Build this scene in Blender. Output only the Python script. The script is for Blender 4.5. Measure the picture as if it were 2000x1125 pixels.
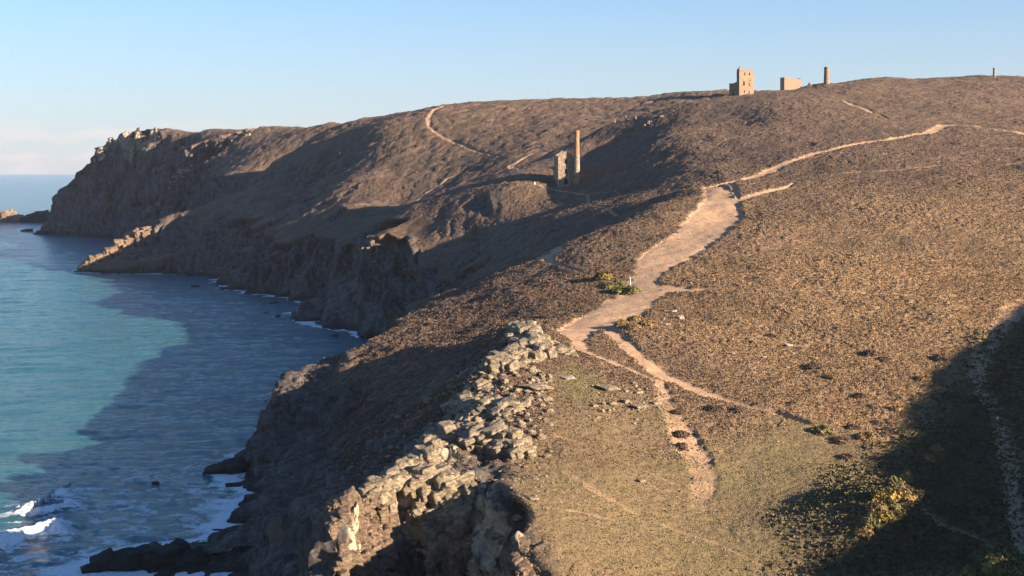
import bpy, math, random, os
import numpy as np
RES = float(os.environ.get('TRES', '1'))          # terrain tessellation density (1 = final)
for o in list(bpy.data.objects): bpy.data.objects.remove(o)
SC = bpy.context.scene; COL = SC.collection
# ------------------------------------------------------------------ camera, sky, sun, exposure
FPX, V0, EYE = 3000.0, 326.0, 70.0                # focal length in photo pixels, horizon row, eye height above the sea
cam = bpy.data.cameras.new('camera'); cam_o = bpy.data.objects.new('camera', cam); COL.objects.link(cam_o)
cam.sensor_width = 36; cam.lens = 54; cam.shift_y = -(562.5 - V0) / 2000
cam.clip_start = 0.5; cam.clip_end = 60000
cam_o.location = (0, 0, EYE); cam_o.rotation_euler = (math.radians(90), 0, 0)
SC.camera = cam_o
SUN_EL = 16.0
SUN_AZ = math.radians(115)                         # clockwise from the viewing direction (+Y)
sdir = (math.sin(SUN_AZ) * math.cos(math.radians(SUN_EL)), math.cos(SUN_AZ) * math.cos(math.radians(SUN_EL)), math.sin(math.radians(SUN_EL)))
W = bpy.data.worlds.new('World'); SC.world = W; W.use_nodes = True
nt = W.node_tree; bg = nt.nodes['Background']
sky = nt.nodes.new('ShaderNodeTexSky'); sky.sky_type = 'NISHITA'; sky.sun_disc = False
sky.sun_elevation = math.radians(SUN_EL); sky.sun_rotation = SUN_AZ
sky.air_density = 1.0; sky.dust_density = 0.3; sky.ozone_density = 6.0; sky.altitude = 50
tc = nt.nodes.new('ShaderNodeTexCoord'); sp = nt.nodes.new('ShaderNodeSeparateXYZ'); nt.links.new(tc.outputs['Generated'], sp.inputs[0])
def _mr(v, a, b, c, d):
    r = nt.nodes.new('ShaderNodeMapRange'); r.clamp = True; r.interpolation_type = 'SMOOTHSTEP'; nt.links.new(v, r.inputs[0])
    for i, q in enumerate((a, b, c, d)): r.inputs[i + 1].default_value = q
    return r.outputs[0]
def _mm(a, b):
    m = nt.nodes.new('ShaderNodeMath'); m.operation = 'MULTIPLY'; nt.links.new(a, m.inputs[0])
    if isinstance(b, float): m.inputs[1].default_value = b
    else: nt.links.new(b, m.inputs[1])
    return m.outputs[0]
def _mx(f, a, col):
    m = nt.nodes.new('ShaderNodeMix'); m.data_type = 'RGBA'; nt.links.new(f, m.inputs[0]); nt.links.new(a, m.inputs[6]); m.inputs[7].default_value = (*col, 1); return m.outputs[2]
mp = nt.nodes.new('ShaderNodeMapping'); mp.inputs['Scale'].default_value = (15, 15, 80); nt.links.new(tc.outputs['Generated'], mp.inputs[0])
cn = nt.nodes.new('ShaderNodeTexNoise'); cn.inputs['Scale'].default_value = 1.6; cn.inputs['Detail'].default_value = 6; nt.links.new(mp.outputs[0], cn.inputs['Vector'])
low = _mx(_mm(_mr(sp.outputs[2], .20, -.03, 0, 1), .62), sky.outputs[0], (3.4, 3.35, 3.75))      # thin lilac bank of air low over the sea
cl = _mm(_mm(_mr(cn.outputs['Fac'], .46, .62, 0, 1), _mr(sp.outputs[2], .034, .014, 0, 1)), .5)  # small pink clouds on the horizon
nt.links.new(_mx(cl, low, (4.9, 4.1, 3.9)), bg.inputs[0]); bg.inputs[1].default_value = 0.050
sun = bpy.data.lights.new('sun', 'SUN'); sun.energy = 4.2; sun.angle = math.radians(0.4); sun.color = (1.0, 0.80, 0.62)
sun_o = bpy.data.objects.new('sun', sun); COL.objects.link(sun_o)
from mathutils import Vector
sun_o.rotation_euler = Vector(sdir).to_track_quat('Z', 'Y').to_euler(); sun_o.location = (300, -100, 300)
SC.view_settings.view_transform = 'Standard'; SC.view_settings.look = 'None'
SC.view_settings.exposure = 2.08; SC.view_settings.gamma = 1
SC.cycles.use_denoising = True
SC.cycles.max_bounces = 5; SC.cycles.diffuse_bounces = 3; SC.cycles.glossy_bounces = 2
SC.cycles.caustics_reflective = False

# ------------------------------------------------------------------ noise helpers
def _h(ix, iy, iz, seed):
    h = (ix.astype(np.uint32) * np.uint32(374761393)) ^ (iy.astype(np.uint32) * np.uint32(668265263)) ^ (iz.astype(np.uint32) * np.uint32(2147483647 - 1274126177 + 40503)) ^ np.uint32((seed * 2654435761) & 0xffffffff)
    h = (h ^ (h >> np.uint32(13))) * np.uint32(1274126177)
    h = (h ^ (h >> np.uint32(16))) * np.uint32(2246822519)
    return ((h ^ (h >> np.uint32(15))) >> np.uint32(8)).astype(np.float32) * np.float32(1 / 16777216.0)
def vn2(x, y, seed=0):
    """gradient-free smooth value noise, -1..1"""
    xf = np.floor(x); yf = np.floor(y)
    ix = xf.astype(np.int64); iy = yf.astype(np.int64); iz = np.zeros(1, np.int64)
    fx = (x - xf).astype(np.float32); fy = (y - yf).astype(np.float32)
    fx = fx * fx * fx * (fx * (fx * 6 - 15) + 10); fy = fy * fy * fy * (fy * (fy * 6 - 15) + 10)
    a = _h(ix, iy, iz, seed); b = _h(ix + 1, iy, iz, seed); c = _h(ix, iy + 1, iz, seed); d = _h(ix + 1, iy + 1, iz, seed)
    return ((a + (b - a) * fx) * (1 - fy) + (c + (d - c) * fx) * fy) * 2 - 1
def vn3(x, y, z, seed=0):
    xf = np.floor(x); yf = np.floor(y); zf = np.floor(z)
    ix = xf.astype(np.int64); iy = yf.astype(np.int64); iz = zf.astype(np.int64)
    fx = (x - xf).astype(np.float32); fy = (y - yf).astype(np.float32); fz = (z - zf).astype(np.float32)
    fx = fx * fx * (3 - 2 * fx); fy = fy * fy * (3 - 2 * fy); fz = fz * fz * (3 - 2 * fz)
    def pl(k):
        a = _h(ix, iy, iz + k, seed); b = _h(ix + 1, iy, iz + k, seed); c = _h(ix, iy + 1, iz + k, seed); d = _h(ix + 1, iy + 1, iz + k, seed)
        return (a + (b - a) * fx) * (1 - fy) + (c + (d - c) * fx) * fy
    p = pl(0)
    return (p + (pl(1) - p) * fz) * 2 - 1
def fbm2(x, y, wl, octs, seed=0, gain=.5):
    s = 0; a = 1; t = 0
    for k in range(octs):
        f = 2.03 ** k / wl; c, n = math.cos(.7 * k + .3), math.sin(.7 * k + .3)
        s = s + a * vn2((x * c - y * n) * f + 17.3 * k, (x * n + y * c) * f - 9.1 * k, seed + k); t += a; a *= gain
    return s / t
def sst(a, b, x):
    t = np.clip((x - a) / (b - a), 0, 1); return t * t * (3 - 2 * t)
def seg_dist(px, py, pts, vals=None):
    """distance to a polyline (and the value interpolated along it)"""
    best = np.full(px.shape, 1e9, np.float32); bv = None if vals is None else np.zeros(px.shape, np.float32)
    for k in range(len(pts) - 1):
        ax, ay = pts[k]; bx, by = pts[k + 1]; dx, dy = bx - ax, by - ay; L = dx * dx + dy * dy + 1e-9
        t = np.clip(((px - ax) * dx + (py - ay) * dy) / L, 0, 1)
        q = np.hypot(px - ax - t * dx, py - ay - t * dy)
        if vals is None: best = np.minimum(best, q)
        else:
            w = vals[k] + (vals[k + 1] - vals[k]) * t; q2 = q - w; m = q2 < best
            best = np.where(m, q2, best); bv = np.where(m, w, bv)
    return best if vals is None else (best, bv)
def inside(px, py, poly):
    r = np.zeros(px.shape, bool); n = len(poly)
    for k in range(n):
        ax, ay = poly[k]; bx, by = poly[(k + 1) % n]
        if ay == by: continue
        r ^= ((ay > py) != (by > py)) & (px < (bx - ax) * (py - ay) / (by - ay) + ax)
    return r

# ------------------------------------------------------------------ the lie of the land: surveyed spot heights (photo column, row, distance north)
SPOT = [
 # right-hand hillside
 (2000,150,870),(2000,200,735),(2000,260,645),(2000,350,545),(2000,450,455),(2000,550,400),(2000,620,362),(2000,720,320),(2000,818,283),(2000,920,250),(2000,1060,220),
 (1850,154,860),(1850,200,730),(1850,260,645),(1850,350,540),(1850,450,455),(1850,560,392),(1850,700,325),(1850,820,285),(1850,960,240),(1850,1100,215),
 (1700,158,840),(1700,200,728),(1700,240,668),(1700,300,592),(1700,400,492),(1700,500,422),(1700,650,345),(1700,800,292),(1700,950,245),(1700,1110,212),
 (1500,230,690),(1500,280,632),(1500,350,562),(1500,400,500),(1500,450,452),(1500,570,382),(1500,700,322),(1500,850,268),(1500,1000,232),(1500,1120,208),
 (1300,420,485),(1300,480,440),(1300,560,392),(1300,640,345),(1300,760,292),(1300,900,250),(1300,1020,222),(1300,1120,203),
 (1390,368,535),(1450,385,512),(1400,395,506),(1345,395,516),(1400,430,484),(1290,395,505),(1200,440,480),(1100,480,470),(1040,505,470),(950,540,465),(830,590,460),(700,650,430),(640,680,408),(560,735,378),(497,785,366),(1960,1112,190),(1740,962,226),(1705,1035,214),
 (1200,500,432),(1100,560,405),(1200,610,362),(1110,650,330),(1000,590,400),(900,640,385),
 (1010,632,320),(1060,660,322),(950,720,285),(880,850,250),(820,930,228),(720,1000,213),(900,1050,200),(1050,1100,194),(1060,1000,212),(1180,900,240),(1100,800,265),(1130,740,290),(1100,950,225),(1000,920,232),
 (830,690,362),(740,760,352),(850,760,318),(600,850,350),(690,870,318),(600,950,300),(540,1030,272),
 # engine-house slope
 (1100,367,675),(1020,359,680),(1065,366,677),(1150,383,650),(1250,374,620),(1340,371,568),(1050,430,602),(1150,420,570),(1250,400,545),(950,470,622),(900,480,640),(850,545,612),(760,600,608),
 (960,380,676),(900,420,668),(800,460,668),(700,475,654),(640,482,664),(720,520,630),(800,520,632),
 (700,450,684),(790,410,705),(870,380,725),(1000,330,745),(1100,285,765),(1190,242,775),(1300,217,775),(1380,197,772),(1450,190,760),(1540,179,788),(1600,167,800),
 (1250,300,664),(1200,340,664),(1130,353,680),(1350,280,652),(1350,330,600),(1450,250,690),(1420,300,628),(1050,335,705),(1300,260,690),(1180,300,738),
 # middle hill
 (1000,312,890),(1050,290,915),(1170,232,1000),(900,265,985),(860,209,1075),(1050,197,1100),(1200,195,1100),(1380,180,1060),(1000,250,1000),(1100,235,985),
 (850,300,960),(740,300,985),(690,300,1015),(640,330,1012),(600,310,1055),(870,350,900),(750,350,922),(690,350,928),(650,350,975),(600,350,1025),
 (780,400,875),(700,400,866),(660,400,862),(620,400,905),(700,450,822),(672,460,812),(650,450,832),(620,450,866),(560,420,965),(780,250,1022),(740,250,1035),(700,258,1060),(660,275,1110),(800,222,1070),(480,470,912),
 # lit spur
 (200,508,1030),(240,480,1040),(310,435,1050),(390,410,1060),(460,385,1080),(520,325,1120),(600,275,1160),(670,248,1180),(700,238,1180),(400,480,1003),(300,500,1022),(450,430,1005),(550,370,1040),(520,420,1000),
 # far headland
 (80,410,1605),(120,350,1592),(165,320,1580),(230,266,1570),(300,258,1550),(400,255,1500),(520,247,1420),(650,243,1330),(300,330,1370),(260,330,1410),(400,300,1375),(330,400,1300),(500,290,1330),(600,262,1320),(280,400,1350),(240,440,1440),(430,350,1250),(340,422,1230),(230,350,1530),(150,400,1570),(180,370,1560),
]
pts = [((u - 1000) / FPX * y, y, EYE - (v - V0) / FPX * y) for u, v, y in SPOT]
pts += [  # ground the photo does not show: behind the crests, the valley floor, the hill the camera stands on, its neighbour across the valley
 (-2,0,68.2),(0,-30,70),(0,25,60),(0,60,44),(0,100,20),(0,135,7),(60,0,66),(60,60,46),(60,110,18),(-50,60,40),(-50,0,64),(-40,110,16),(20,165,7),(50,175,8),(-10,178,13),
 (120,40,58),(120,100,34),(90,150,10),(160,80,58),(160,140,40),(115,215,12),(140,270,17),(165,340,25),(205,430,38),
 (186,140.5,62.2),(193,155,63.2),(199.6,169,65.1),(206,180,67.2),(213.6,193,68.9),(225,223,71),(233.6,240.3,73.8),(244.7,260.5,76.8),(259,285.3,80.5),(272,307,83.4),(340,420,84),(420,500,92),(240,150,68),(300,250,78),(360,330,88),(300,100,80),(450,350,105),(500,500,112),(600,200,110),(250,20,76),
 (330,640,78),(420,870,122),(600,1000,128),(250,1000,121),(500,1300,126),(900,900,132),
 (-43,760,40),(-20,790,55),(10,815,60),(-75,735,26),(45,815,72),(90,830,80),(-85,745,22),
 (-30,1250,108),(100,1300,112),(-250,1120,26),(-215,1150,30),(-200,1200,38),(-160,1250,62),(-300,1250,20),
 (-330,1800,86),(-200,1700,92),(-440,1700,76),(-520,1690,36),(0,1600,98),(-350,2100,80),(100,2000,100),(-375,1630,98),(-312,1580,99),(-238,1510,100.5),(-163,1420,101),(-110,1330,100),(-420,1660,88),(-560,1750,24),
 (-66,500,14),(-58,560,10),(-20,530,22),(10,525,33),(26,535,43)]
P = np.array(pts)
def mq(dx, dy): return np.sqrt(dx * dx + dy * dy + 64.0)
A = mq(P[:, 0][:, None] - P[:, 0][None], P[:, 1][:, None] - P[:, 1][None]); n = len(P)
B = np.zeros((n + 3, n + 3)); B[:n, :n] = A - np.eye(n) * 1.2
B[:n, n] = 1; B[:n, n + 1] = P[:, 0] / 500; B[:n, n + 2] = P[:, 1] / 500; B[n:, :n] = B[:n, n:].T
WT = np.linalg.solve(B, np.concatenate([P[:, 2], [0, 0, 0]]))
def rbf(x, y):
    out = WT[n] + WT[n + 1] * x / 500 + WT[n + 2] * y / 500
    for k in range(n): out = out + WT[k] * mq(x - P[k, 0], y - P[k, 1])
    return out
# waterline, near to far
COAST = [(90,150),(60,152),(20,152),(0,164),(-6,180),(-8,196),(-10,208),(-14,215),(-19,203),(-26,196),(-33,203),(-40,222),(-50,248),(-57,262),(-70,262),(-77,266),(-74,276),(-66,285),(-57,288),(-58,305),(-59,325),(-66,345),(-68,360),(-67,374),(-63,386),(-58,402),(-56,440),(-50,480),(-44,520),(-40,560),(-46,605),(-66,638),
 (-72,655),(-80,668),(-92,690),(-104,709),(-101,740),(-106,775),(-113,800),(-125,827),(-148,850),(-163,875),(-172,900),(-178,940),(-186,978),(-217,998),(-250,1000),(-288,1014),(-294,1028),(-290,1048),(-278,1078),(-258,1112),(-238,1145),(-250,1200),(-300,1300),(-345,1400),(-398,1505),(-430,1545),(-470,1580),(-505,1600),
 (-505,1640),(-500,1700),(-520,1800),(-530,1900),(-530,2060),(-520,2200),(-480,2700),(1600,2700),(3000,1000),(3000,-200),(120,-200),(20,-10),(60,60),(95,110)]
COAST = [(-60,-60)] + [(-62,60),(-40,120),(10,140),(60,146)] + COAST[0:-4] + [(3000,-200)]
# ------------------------------------------------------------------ grid: columns of constant bearing, rows of constant distance
def steps(edges):
    out = []
    for a, b, d in edges: out += list(np.arange(a, b, d / RES))
    return out + [edges[-1][1]]
rows = np.array(steps([(1.5,60,6),(60,165,3),(165,420,.34),(420,700,.55),(700,900,.8),(900,1120,1.1),(1120,1350,1.8),(1350,1640,1.8),(1640,2060,6),(2060,2700,40)]))
_c = np.array(steps([(0,.335,.00052),(.335,.40,.0015),(.40,.7,.006),(.7,1.6,.02),(1.6,6,.3)]))
cols = np.concatenate([-_c[::-1], _c[1:]])
NR, NC = len(rows), len(cols)
Yg = np.repeat(rows[:, None], NC, 1); Xg = cols[None, :] * Yg
# broad form on every 4th node, then linear in between
def axis_sub(a): 
    k = np.unique(np.concatenate([np.arange(0, len(a), 4), [len(a) - 1]])); return k
kr, kc = axis_sub(rows), axis_sub(cols)
Hc = rbf(cols[kc][None, :] * rows[kr][:, None], np.repeat(rows[kr][:, None], len(kc), 1))
def up(Hs, ra, ca):
    t = np.empty((len(ra), Hs.shape[1])); 
    i = np.clip(np.searchsorted(rows[kr], ra, 'right') - 1, 0, len(kr) - 2); f = ((ra - rows[kr][i]) / (rows[kr][i + 1] - rows[kr][i]))[:, None]
    t = Hs[i] * (1 - f) + Hs[i + 1] * f
    j = np.clip(np.searchsorted(cols[kc], ca, 'right') - 1, 0, len(kc) - 2); g = ((ca - cols[kc][j]) / (cols[kc][j + 1] - cols[kc][j]))[None]
    return t[:, j] * (1 - g) + t[:, j + 1] * g
Hm = up(Hc, rows, cols).astype(np.float32)
# coast warp + cliffs
calm = 1 - .75 * np.exp(-((Xg + 64) ** 2 + (Yg - 368) ** 2) / 30 ** 2) - .5 * np.exp(-((Xg + 16) ** 2 + (Yg - 203) ** 2) / 26 ** 2)   # the sheer corner of the near cliff
wx = fbm2(Xg, Yg, 26, 3, 11) * 7 * calm; wy = fbm2(Xg, Yg, 26, 3, 23) * 7 * calm
def coast_sd(x, y):
    d = seg_dist(x, y, COAST); return np.where(inside(x, y, COAST), d, -d)
SD = coast_sd(Xg + wx, Yg + wy).astype(np.float32)
steep = 1.7 + 1.0 * fbm2(Xg, Yg, 60, 2, 31) + 0.5 * fbm2(Xg, Yg, 14, 2, 35)
prof = np.where(SD < 0, SD * .7 - .4, np.minimum(SD * .45, 2.2) + np.maximum(SD - 4, 0) * (np.clip(steep, .9, 3.2) + 4 * np.exp(-((Xg + 64) ** 2 + (Yg - 366) ** 2) / 22 ** 2) + 2.2 * np.exp(-((Xg + 16) ** 2 + (Yg - 203) ** 2) / 24 ** 2)))
beach = sst(90, 70, np.hypot(Xg - 40, Yg - 160)) * sst(-60, -20, Xg)
hm = np.maximum(Hm, 2.5)
k = 4.0
def smin(a, b, k):
    h = np.clip(.5 + .5 * (b - a) / k, 0, 1); return b * (1 - h) + a * h - k * h * (1 - h)
Z = smin(hm, prof, k).astype(np.float32)
ZM = Z.copy()                                       # broad terrain, used to place things
def hit(u, v):
    """where the line of sight through photo pixel (u, v) meets the broad terrain"""
    s = (u - 1000) / FPX; j = int(np.clip(np.searchsorted(cols, s) - 1, 0, NC - 2)); g = (s - cols[j]) / (cols[j + 1] - cols[j])
    h = ZM[:, j] * (1 - g) + ZM[:, j + 1] * g; ray = EYE - (v - V0) / FPX * rows
    m = np.nonzero((np.maximum(h, 0) >= ray) & (rows > 150))[0]
    i = m[0] if len(m) else NR - 1
    if i > 0:
        a = h[i - 1] - ray[i - 1]; b = h[i] - ray[i]; t = np.clip(-a / (b - a + 1e-9), 0, 1); y = rows[i - 1] + t * (rows[i] - rows[i - 1])
    else: y = rows[i]
    return np.array([s * y, y, EYE - (v - V0) / FPX * y])

def on_ground(u, v, far=1150):
    q = hit(u, v)
    while q[1] > far: v += .5; q = hit(u, v)
    return q

# ------------------------------------------------------------------ surface detail of the land
def world_line(pl): return [tuple(hit(p[0], p[1])[:2]) for p in pl]
def world_path(pl):
    w = [hit(p[0], p[1]) for p in pl]
    return [tuple(q[:2]) for q in w], [max(p[2] / FPX * q[1] * .5, .22) for p, q in zip(pl, w)]
PATHS = [
 [(1390,366,34),(1410,395,72),(1402,425,96),(1366,460,112),(1312,495,104),(1275,525,76),(1262,545,60),(1252,575,96),(1200,608,112),(1150,638,104),(1118,655,66)], [(1105,640,40),(1150,632,60),(1205,612,70)], [(1300,470,14),(1262,500,24),(1250,530,20)],
 [(1118,652,45),(1140,685,26),(1175,700,22),(1225,720,20),(1290,748,18)],
 [(1175,640,40),(1240,690,34),(1300,735,40),(1380,768,36),(1450,795,36),(1510,812,32),(1580,838,20)],
 [(1290,745,24),(1300,790,34),(1335,850,50),(1368,910,60),(1378,950,46),(1365,1000,24)],
 [(1384,367,16),(1430,358,14),(1480,346,24),(1535,322,24),(1600,300,20),(1648,287,14),(1700,277,7),(1760,269,9),(1812,260,18),(1834,248,20),(1838,242,18),(1900,247,16),(2000,259,16)],
 [(1412,402,30),(1470,385,22),(1528,371,15),(1552,360,7)], [(1425,360,14),(1440,385,10),(1440,400,12)],
 [(1262,560,44),(1310,564,40),(1350,567,28),(1395,568,14),(1440,568,5)],
 [(1245,550,10),(1180,545,4),(1115,526,7),(1075,512,10),(1062,500,34),(1090,495,28),(1050,498,16)], [(1085,495,14),(1115,470,8)],
 [(1000,359,7),(1020,358,8),(1060,366,7),(1105,375,6),(1147,384,8),(1150,400,6),(1205,420,5)], [(1150,382,5),(1200,376,4),(1250,373,4),(1335,370,4)],
 [(866,211,7),(850,217,9),(837,232,10),(840,250,9),(868,268,8),(910,286,7),(950,300,6),(975,308,6)],
 [(1045,301,7),(1012,318,10),(1000,324,16),(1016,331,8)], [(930,326,6),(880,350,7),(838,378,9),(805,400,7)], [(670,248,5),(640,262,7),(598,277,6)],
 [(1985,600,40),(1955,650,42),(1917,705,40),(1908,750,34),(1935,800,34),(1960,870,36),(1976,950,32),(1990,1050,28),(1992,1125,26)],
 [(1765,940,16),(1800,955,20),(1818,980,22),(1806,1010,25),(1850,1038,18),(1900,1053,14),(1945,1076,9)],
 [(1085,846,4),(1180,882,5),(1260,918,4),(1330,950,4)], [(965,975,3),(1060,994,4),(1200,1018,3)], [(1400,568,6),(1550,571,6),(1750,579,7),(1900,590,7)],
 [(1650,198,8),(1685,210,12),(1712,225,14),(1735,233,8)], [(1110,925,20),(1170,965,24),(1240,1005,18)], [(1300,1030,12),(1400,1065,14),(1500,1110,10)],
 [(1180,720,4),(1230,740,5),(1290,748,5)], [(1480,352,5),(1600,345,5),(1750,332,6),(1900,322,6),(2000,316,6)], [(1500,600,4),(1600,650,4),(1680,690,5),(1725,708,5)],
]
def worley(x, y, seed):
    """nearest feature point on a unit grid: distance, random value of that cell"""
    xf = np.floor(x).astype(np.int64); yf = np.floor(y).astype(np.int64); z0 = np.zeros(1, np.int64)
    d1 = np.full(x.shape, 9., np.float32); rv = np.zeros(x.shape, np.float32)
    for dy in (-1, 0, 1):
        for dx in (-1, 0, 1):
            cx, cy = xf + dx, yf + dy
            jx = _h(cx, cy, z0, seed); jy = _h(cx, cy, z0, seed + 7)
            d = (x - cx - jx).astype(np.float32) ** 2 + (y - cy - jy).astype(np.float32) ** 2
            m = d < d1; rv = np.where(m, jx * .5 + jy * .5, rv); d1 = np.where(m, d, d1)
    return np.sqrt(d1), rv
dZy, dZs = np.gradient(ZM, rows, cols)
gx = dZs / np.maximum(Yg, 5); gy = dZy - cols[None] / np.maximum(Yg, 5) * dZs
slope = np.hypot(gx, gy)
n30 = fbm2(Xg, Yg, 30, 3, 41); n9 = fbm2(Xg, Yg, 9, 3, 47); n3 = fbm2(Xg, Yg, 3.2, 2, 53)
cliff = sst(np.where(Yg > 600, .5, .72), np.where(Yg > 600, .85, 1.15), slope + .25 * n9 + np.where(Yg > 600, .2, 0) * n30) * sst(120, 60, SD)
cliff = np.maximum(cliff, sst(7, 2, SD + 3 * n9) * sst(-60, -40, Xg - 40 * 0) * 0 + sst(6, 2, SD + 2 * n9))
# outcrops that break through the turf: crest line and half-width
CRAGS = [([(1020,640,50),(1035,680,75),(985,715,60)], 1.0), ([(960,745,60),(930,800,70),(900,850,75),(860,900,70)], 1.0), ([(1000,880,50),(930,890,60)], .9), ([(830,930,70),(780,970,70),(720,1000,70),(680,1050,60)], 1.0), ([(860,985,60),(930,1030,50),(980,1080,50),(1030,1125,40)], 1.0)]
FAR_CRAGS = [([(185,305,20),(225,275,24),(250,272,18)], 1.), ([(270,275,14),(300,268,12)], 1.), ([(165,528,12),(215,500,20),(250,470,26),(290,448,16)], 1.), ([(275,430,12),(300,400,9)], .8)]
crag = np.zeros_like(ZM)
for pl, a in CRAGS + FAR_CRAGS:
    p, w = world_path(pl)
    q, _ = seg_dist(Xg + 3 * n9, Yg + 3 * n9, p, w)
    crag = np.maximum(crag, a * sst(2.5, -2.5, q + 2.5 * n3))
path = np.zeros_like(ZM); bank = np.zeros_like(ZM)
for pl in PATHS:
    p, w = world_path(pl); pa = np.array(p); mw = max(w) + 4
    m = (Xg > pa[:, 0].min() - mw) & (Xg < pa[:, 0].max() + mw) & (Yg > pa[:, 1].min() - mw) & (Yg < pa[:, 1].max() + mw)
    ii = np.nonzero(m)
    q, ww = seg_dist(Xg[ii], Yg[ii], p, w)
    e = np.clip(ww * .5, .15, .8)
    q = q + (n3[ii] * .8 + n9[ii] * .6) * np.clip(ww * .45, .1, 1.6)
    thin = float(np.clip(max(p_[2] for p_ in pl) / 12, .5, 1)) * (.72 if pl[0][0] == 1985 else 1) * (.5 if pl[0][:2] in ((1110,925),(1300,1030),(1765,940)) else 1); fan = sst(1010, 920, EYE * 0 + V0 + (EYE - ZM[ii]) * FPX / Yg[ii]) if pl[0][:2] == (1290,745) else 1; thin = thin * (.25 + .75 * fan) * (1 - .4 * sst(.0, .5, n9[ii]) * (pl[0][:2] == (1290,745))); path[ii] = np.maximum(path[ii], thin * sst(1, -1, q / e)); bank[ii] = np.maximum(bank[ii], sst(1.6, 0, np.abs(q) / (e + .5)))
path *= (1 - cliff * .8)
def zone(poly, soft):
    p = world_line(poly); d = seg_dist(Xg, Yg, p + p[:1]); d = np.where(inside(Xg, Yg, p), d, -d)
    return sst(-soft, soft, d + soft * .8 * n30 + soft * .5 * n9)
grass = np.maximum(.75 * zone([(1030,900),(1050,790),(1110,735),(1180,745),(1300,780),(1340,900)], 5), zone([(930,960),(1060,850),(1180,830),(1330,900),(1420,880),(1560,840),(1700,870),(1640,1000),(1540,1124),(1050,1124)], 9))
green = np.maximum(zone([(1080,730),(1120,710),(1180,750),(1140,790),(1090,770)], 4), .8 * zone([(1120,610),(1190,580),(1240,575),(1170,600)], 2))
green = np.maximum(green, .35 * zone([(1380,860),(1560,840),(1640,930),(1560,1100),(1350,1124),(1300,1080),(1420,980)], 12))
green = np.maximum(green, .2 * zone([(700,430),(740,400),(800,400),(740,455),(680,468)], 6))
shadow_scrub = zone([(1610,1124),(1740,940),(1850,800),(1930,690),(2000,640),(2000,1124)], 8)  # rough scrub confined to the valley shadow; its dark colour carries that shade
rocky = zone([(380,1124),(470,980),(520,890),(500,800),(560,745),(660,700),(640,790),(600,880),(720,870),(800,820),(900,790),(860,860),(700,980),(640,1124)], 5)
rocky = np.maximum(rocky, zone([(640,1000),(740,985),(860,1060),(960,1040),(1050,1124),(640,1124)], 4))
rocky *= sst(-.25, .2, n9 + .6 * n30 + .15)
cliff = np.maximum(cliff, .8 * rocky)
cliff = np.maximum(cliff, .85 * sst(30, 18, SD + 7 * n9 + 5 * n30) * sst(455, 425, Yg) * sst(3, -5, Xg + 4 * n9))
# heather hummocks
near = sst(900, 500, Yg)
cs = 1.25
d1, r1 = worley(Xg / cs + .25 * n3, Yg / cs, 61); d2, r2 = worley(Xg / 3.1, Yg / 3.1 + .3 * n3, 67)
d3, r3 = worley(Xg / 6.5 + .2 * n9, Yg / 6.5, 69)
hum = (.62 * (1 - np.minimum(d1, 1) ** 2) * (.5 + r1)) + .75 * (1 - np.minimum(d2, 1) ** 2) * r2
veg = np.clip((1 - path) * (1 - cliff) * (1 - .75 * crag), 0, 1) * sst(1, 6, SD)
Zd = ZM + (1.0 * n30 * (1 - .5 * path) + .55 * n9) * sst(0, 25, SD) * (1 - .7 * beach)
Zd += veg * (1 - .55 * grass) * (1 - .5 * green) * hum * (.6 + .6 * shadow_scrub) * (.8 + .5 * n30)
Zd += veg * sst(700, 1000, Yg) * 1.3 * (1 - np.minimum(d3, 1) ** 2) * r3
Zd -= .14 * path; Zd += .10 * n3 * path
# blocky bedrock at the crags
ci = np.nonzero(crag > .02)
bx, by = Xg[ci], Yg[ci]; bs = np.where(by > 900, 2.2, 1.0)
ux = (bx * .86 + by * .5) / bs; uy = (by * .86 - bx * .5) / bs
e1, v1 = worley(ux / 3.6, uy / 2.6, 71); e2, v2 = worley(ux / 1.5 + 9, uy / 1.1, 73)
Zd[ci] += crag[ci] * bs * (2.1 * (v1 - .35) + .9 * (v2 - .5) - .35 * sst(.45, .8, e2))
# cliffs: gullies, ledges and broken faces pushed out along the surface normal
cm = np.clip(cliff + .5 * crag, 0, 1)
ki = np.nonzero(cm > .02)
x, y, z = Xg[ki], Yg[ki], Zd[ki]
fs = np.clip(y / 500, .8, 1.6)
st = z * .35 + .25 * x
g1 = 1 - np.abs(vn3(x / (10 * fs), y / (10 * fs), z / (30 * fs), 81)) * 2
g2 = 1 - np.abs(vn3(x / (3.6 * fs), y / (3.6 * fs), st / (3.2 * fs), 83)) * 2
g3 = vn3(x / (1.5 * fs), y / (1.5 * fs), st / (1.1 * fs), 85)
dd = (-4.6 * g1 - 2.1 * g2 + .9 * g3) * fs * cm[ki]
nx, ny = -gx[ki], -gy[ki]; nl = np.sqrt(nx * nx + ny * ny + .5)
Xd = Xg.copy(); Yd = Yg.copy()
Xd[ki] += dd * nx / nl; Yd[ki] += dd * ny / nl; Zd[ki] += dd * .35 * (SD[ki] > 0)
Zd = np.where(SD < -6, np.minimum(Zd, -1.5), Zd)
tint = np.clip(np.where(Yg > 800, r2 * .5 + r3 * .5, r1 * .55 + r2 * .45), 0, 1)
def place(x, y):
    """height of the finished ground at a world position"""
    i = int(np.clip(np.searchsorted(rows, y), 1, NR - 1)); j = int(np.clip(np.searchsorted(cols, x / y), 1, NC - 1))
    return float(np.mean(Zd[i - 1:i + 1, j - 1:j + 1]))

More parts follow.
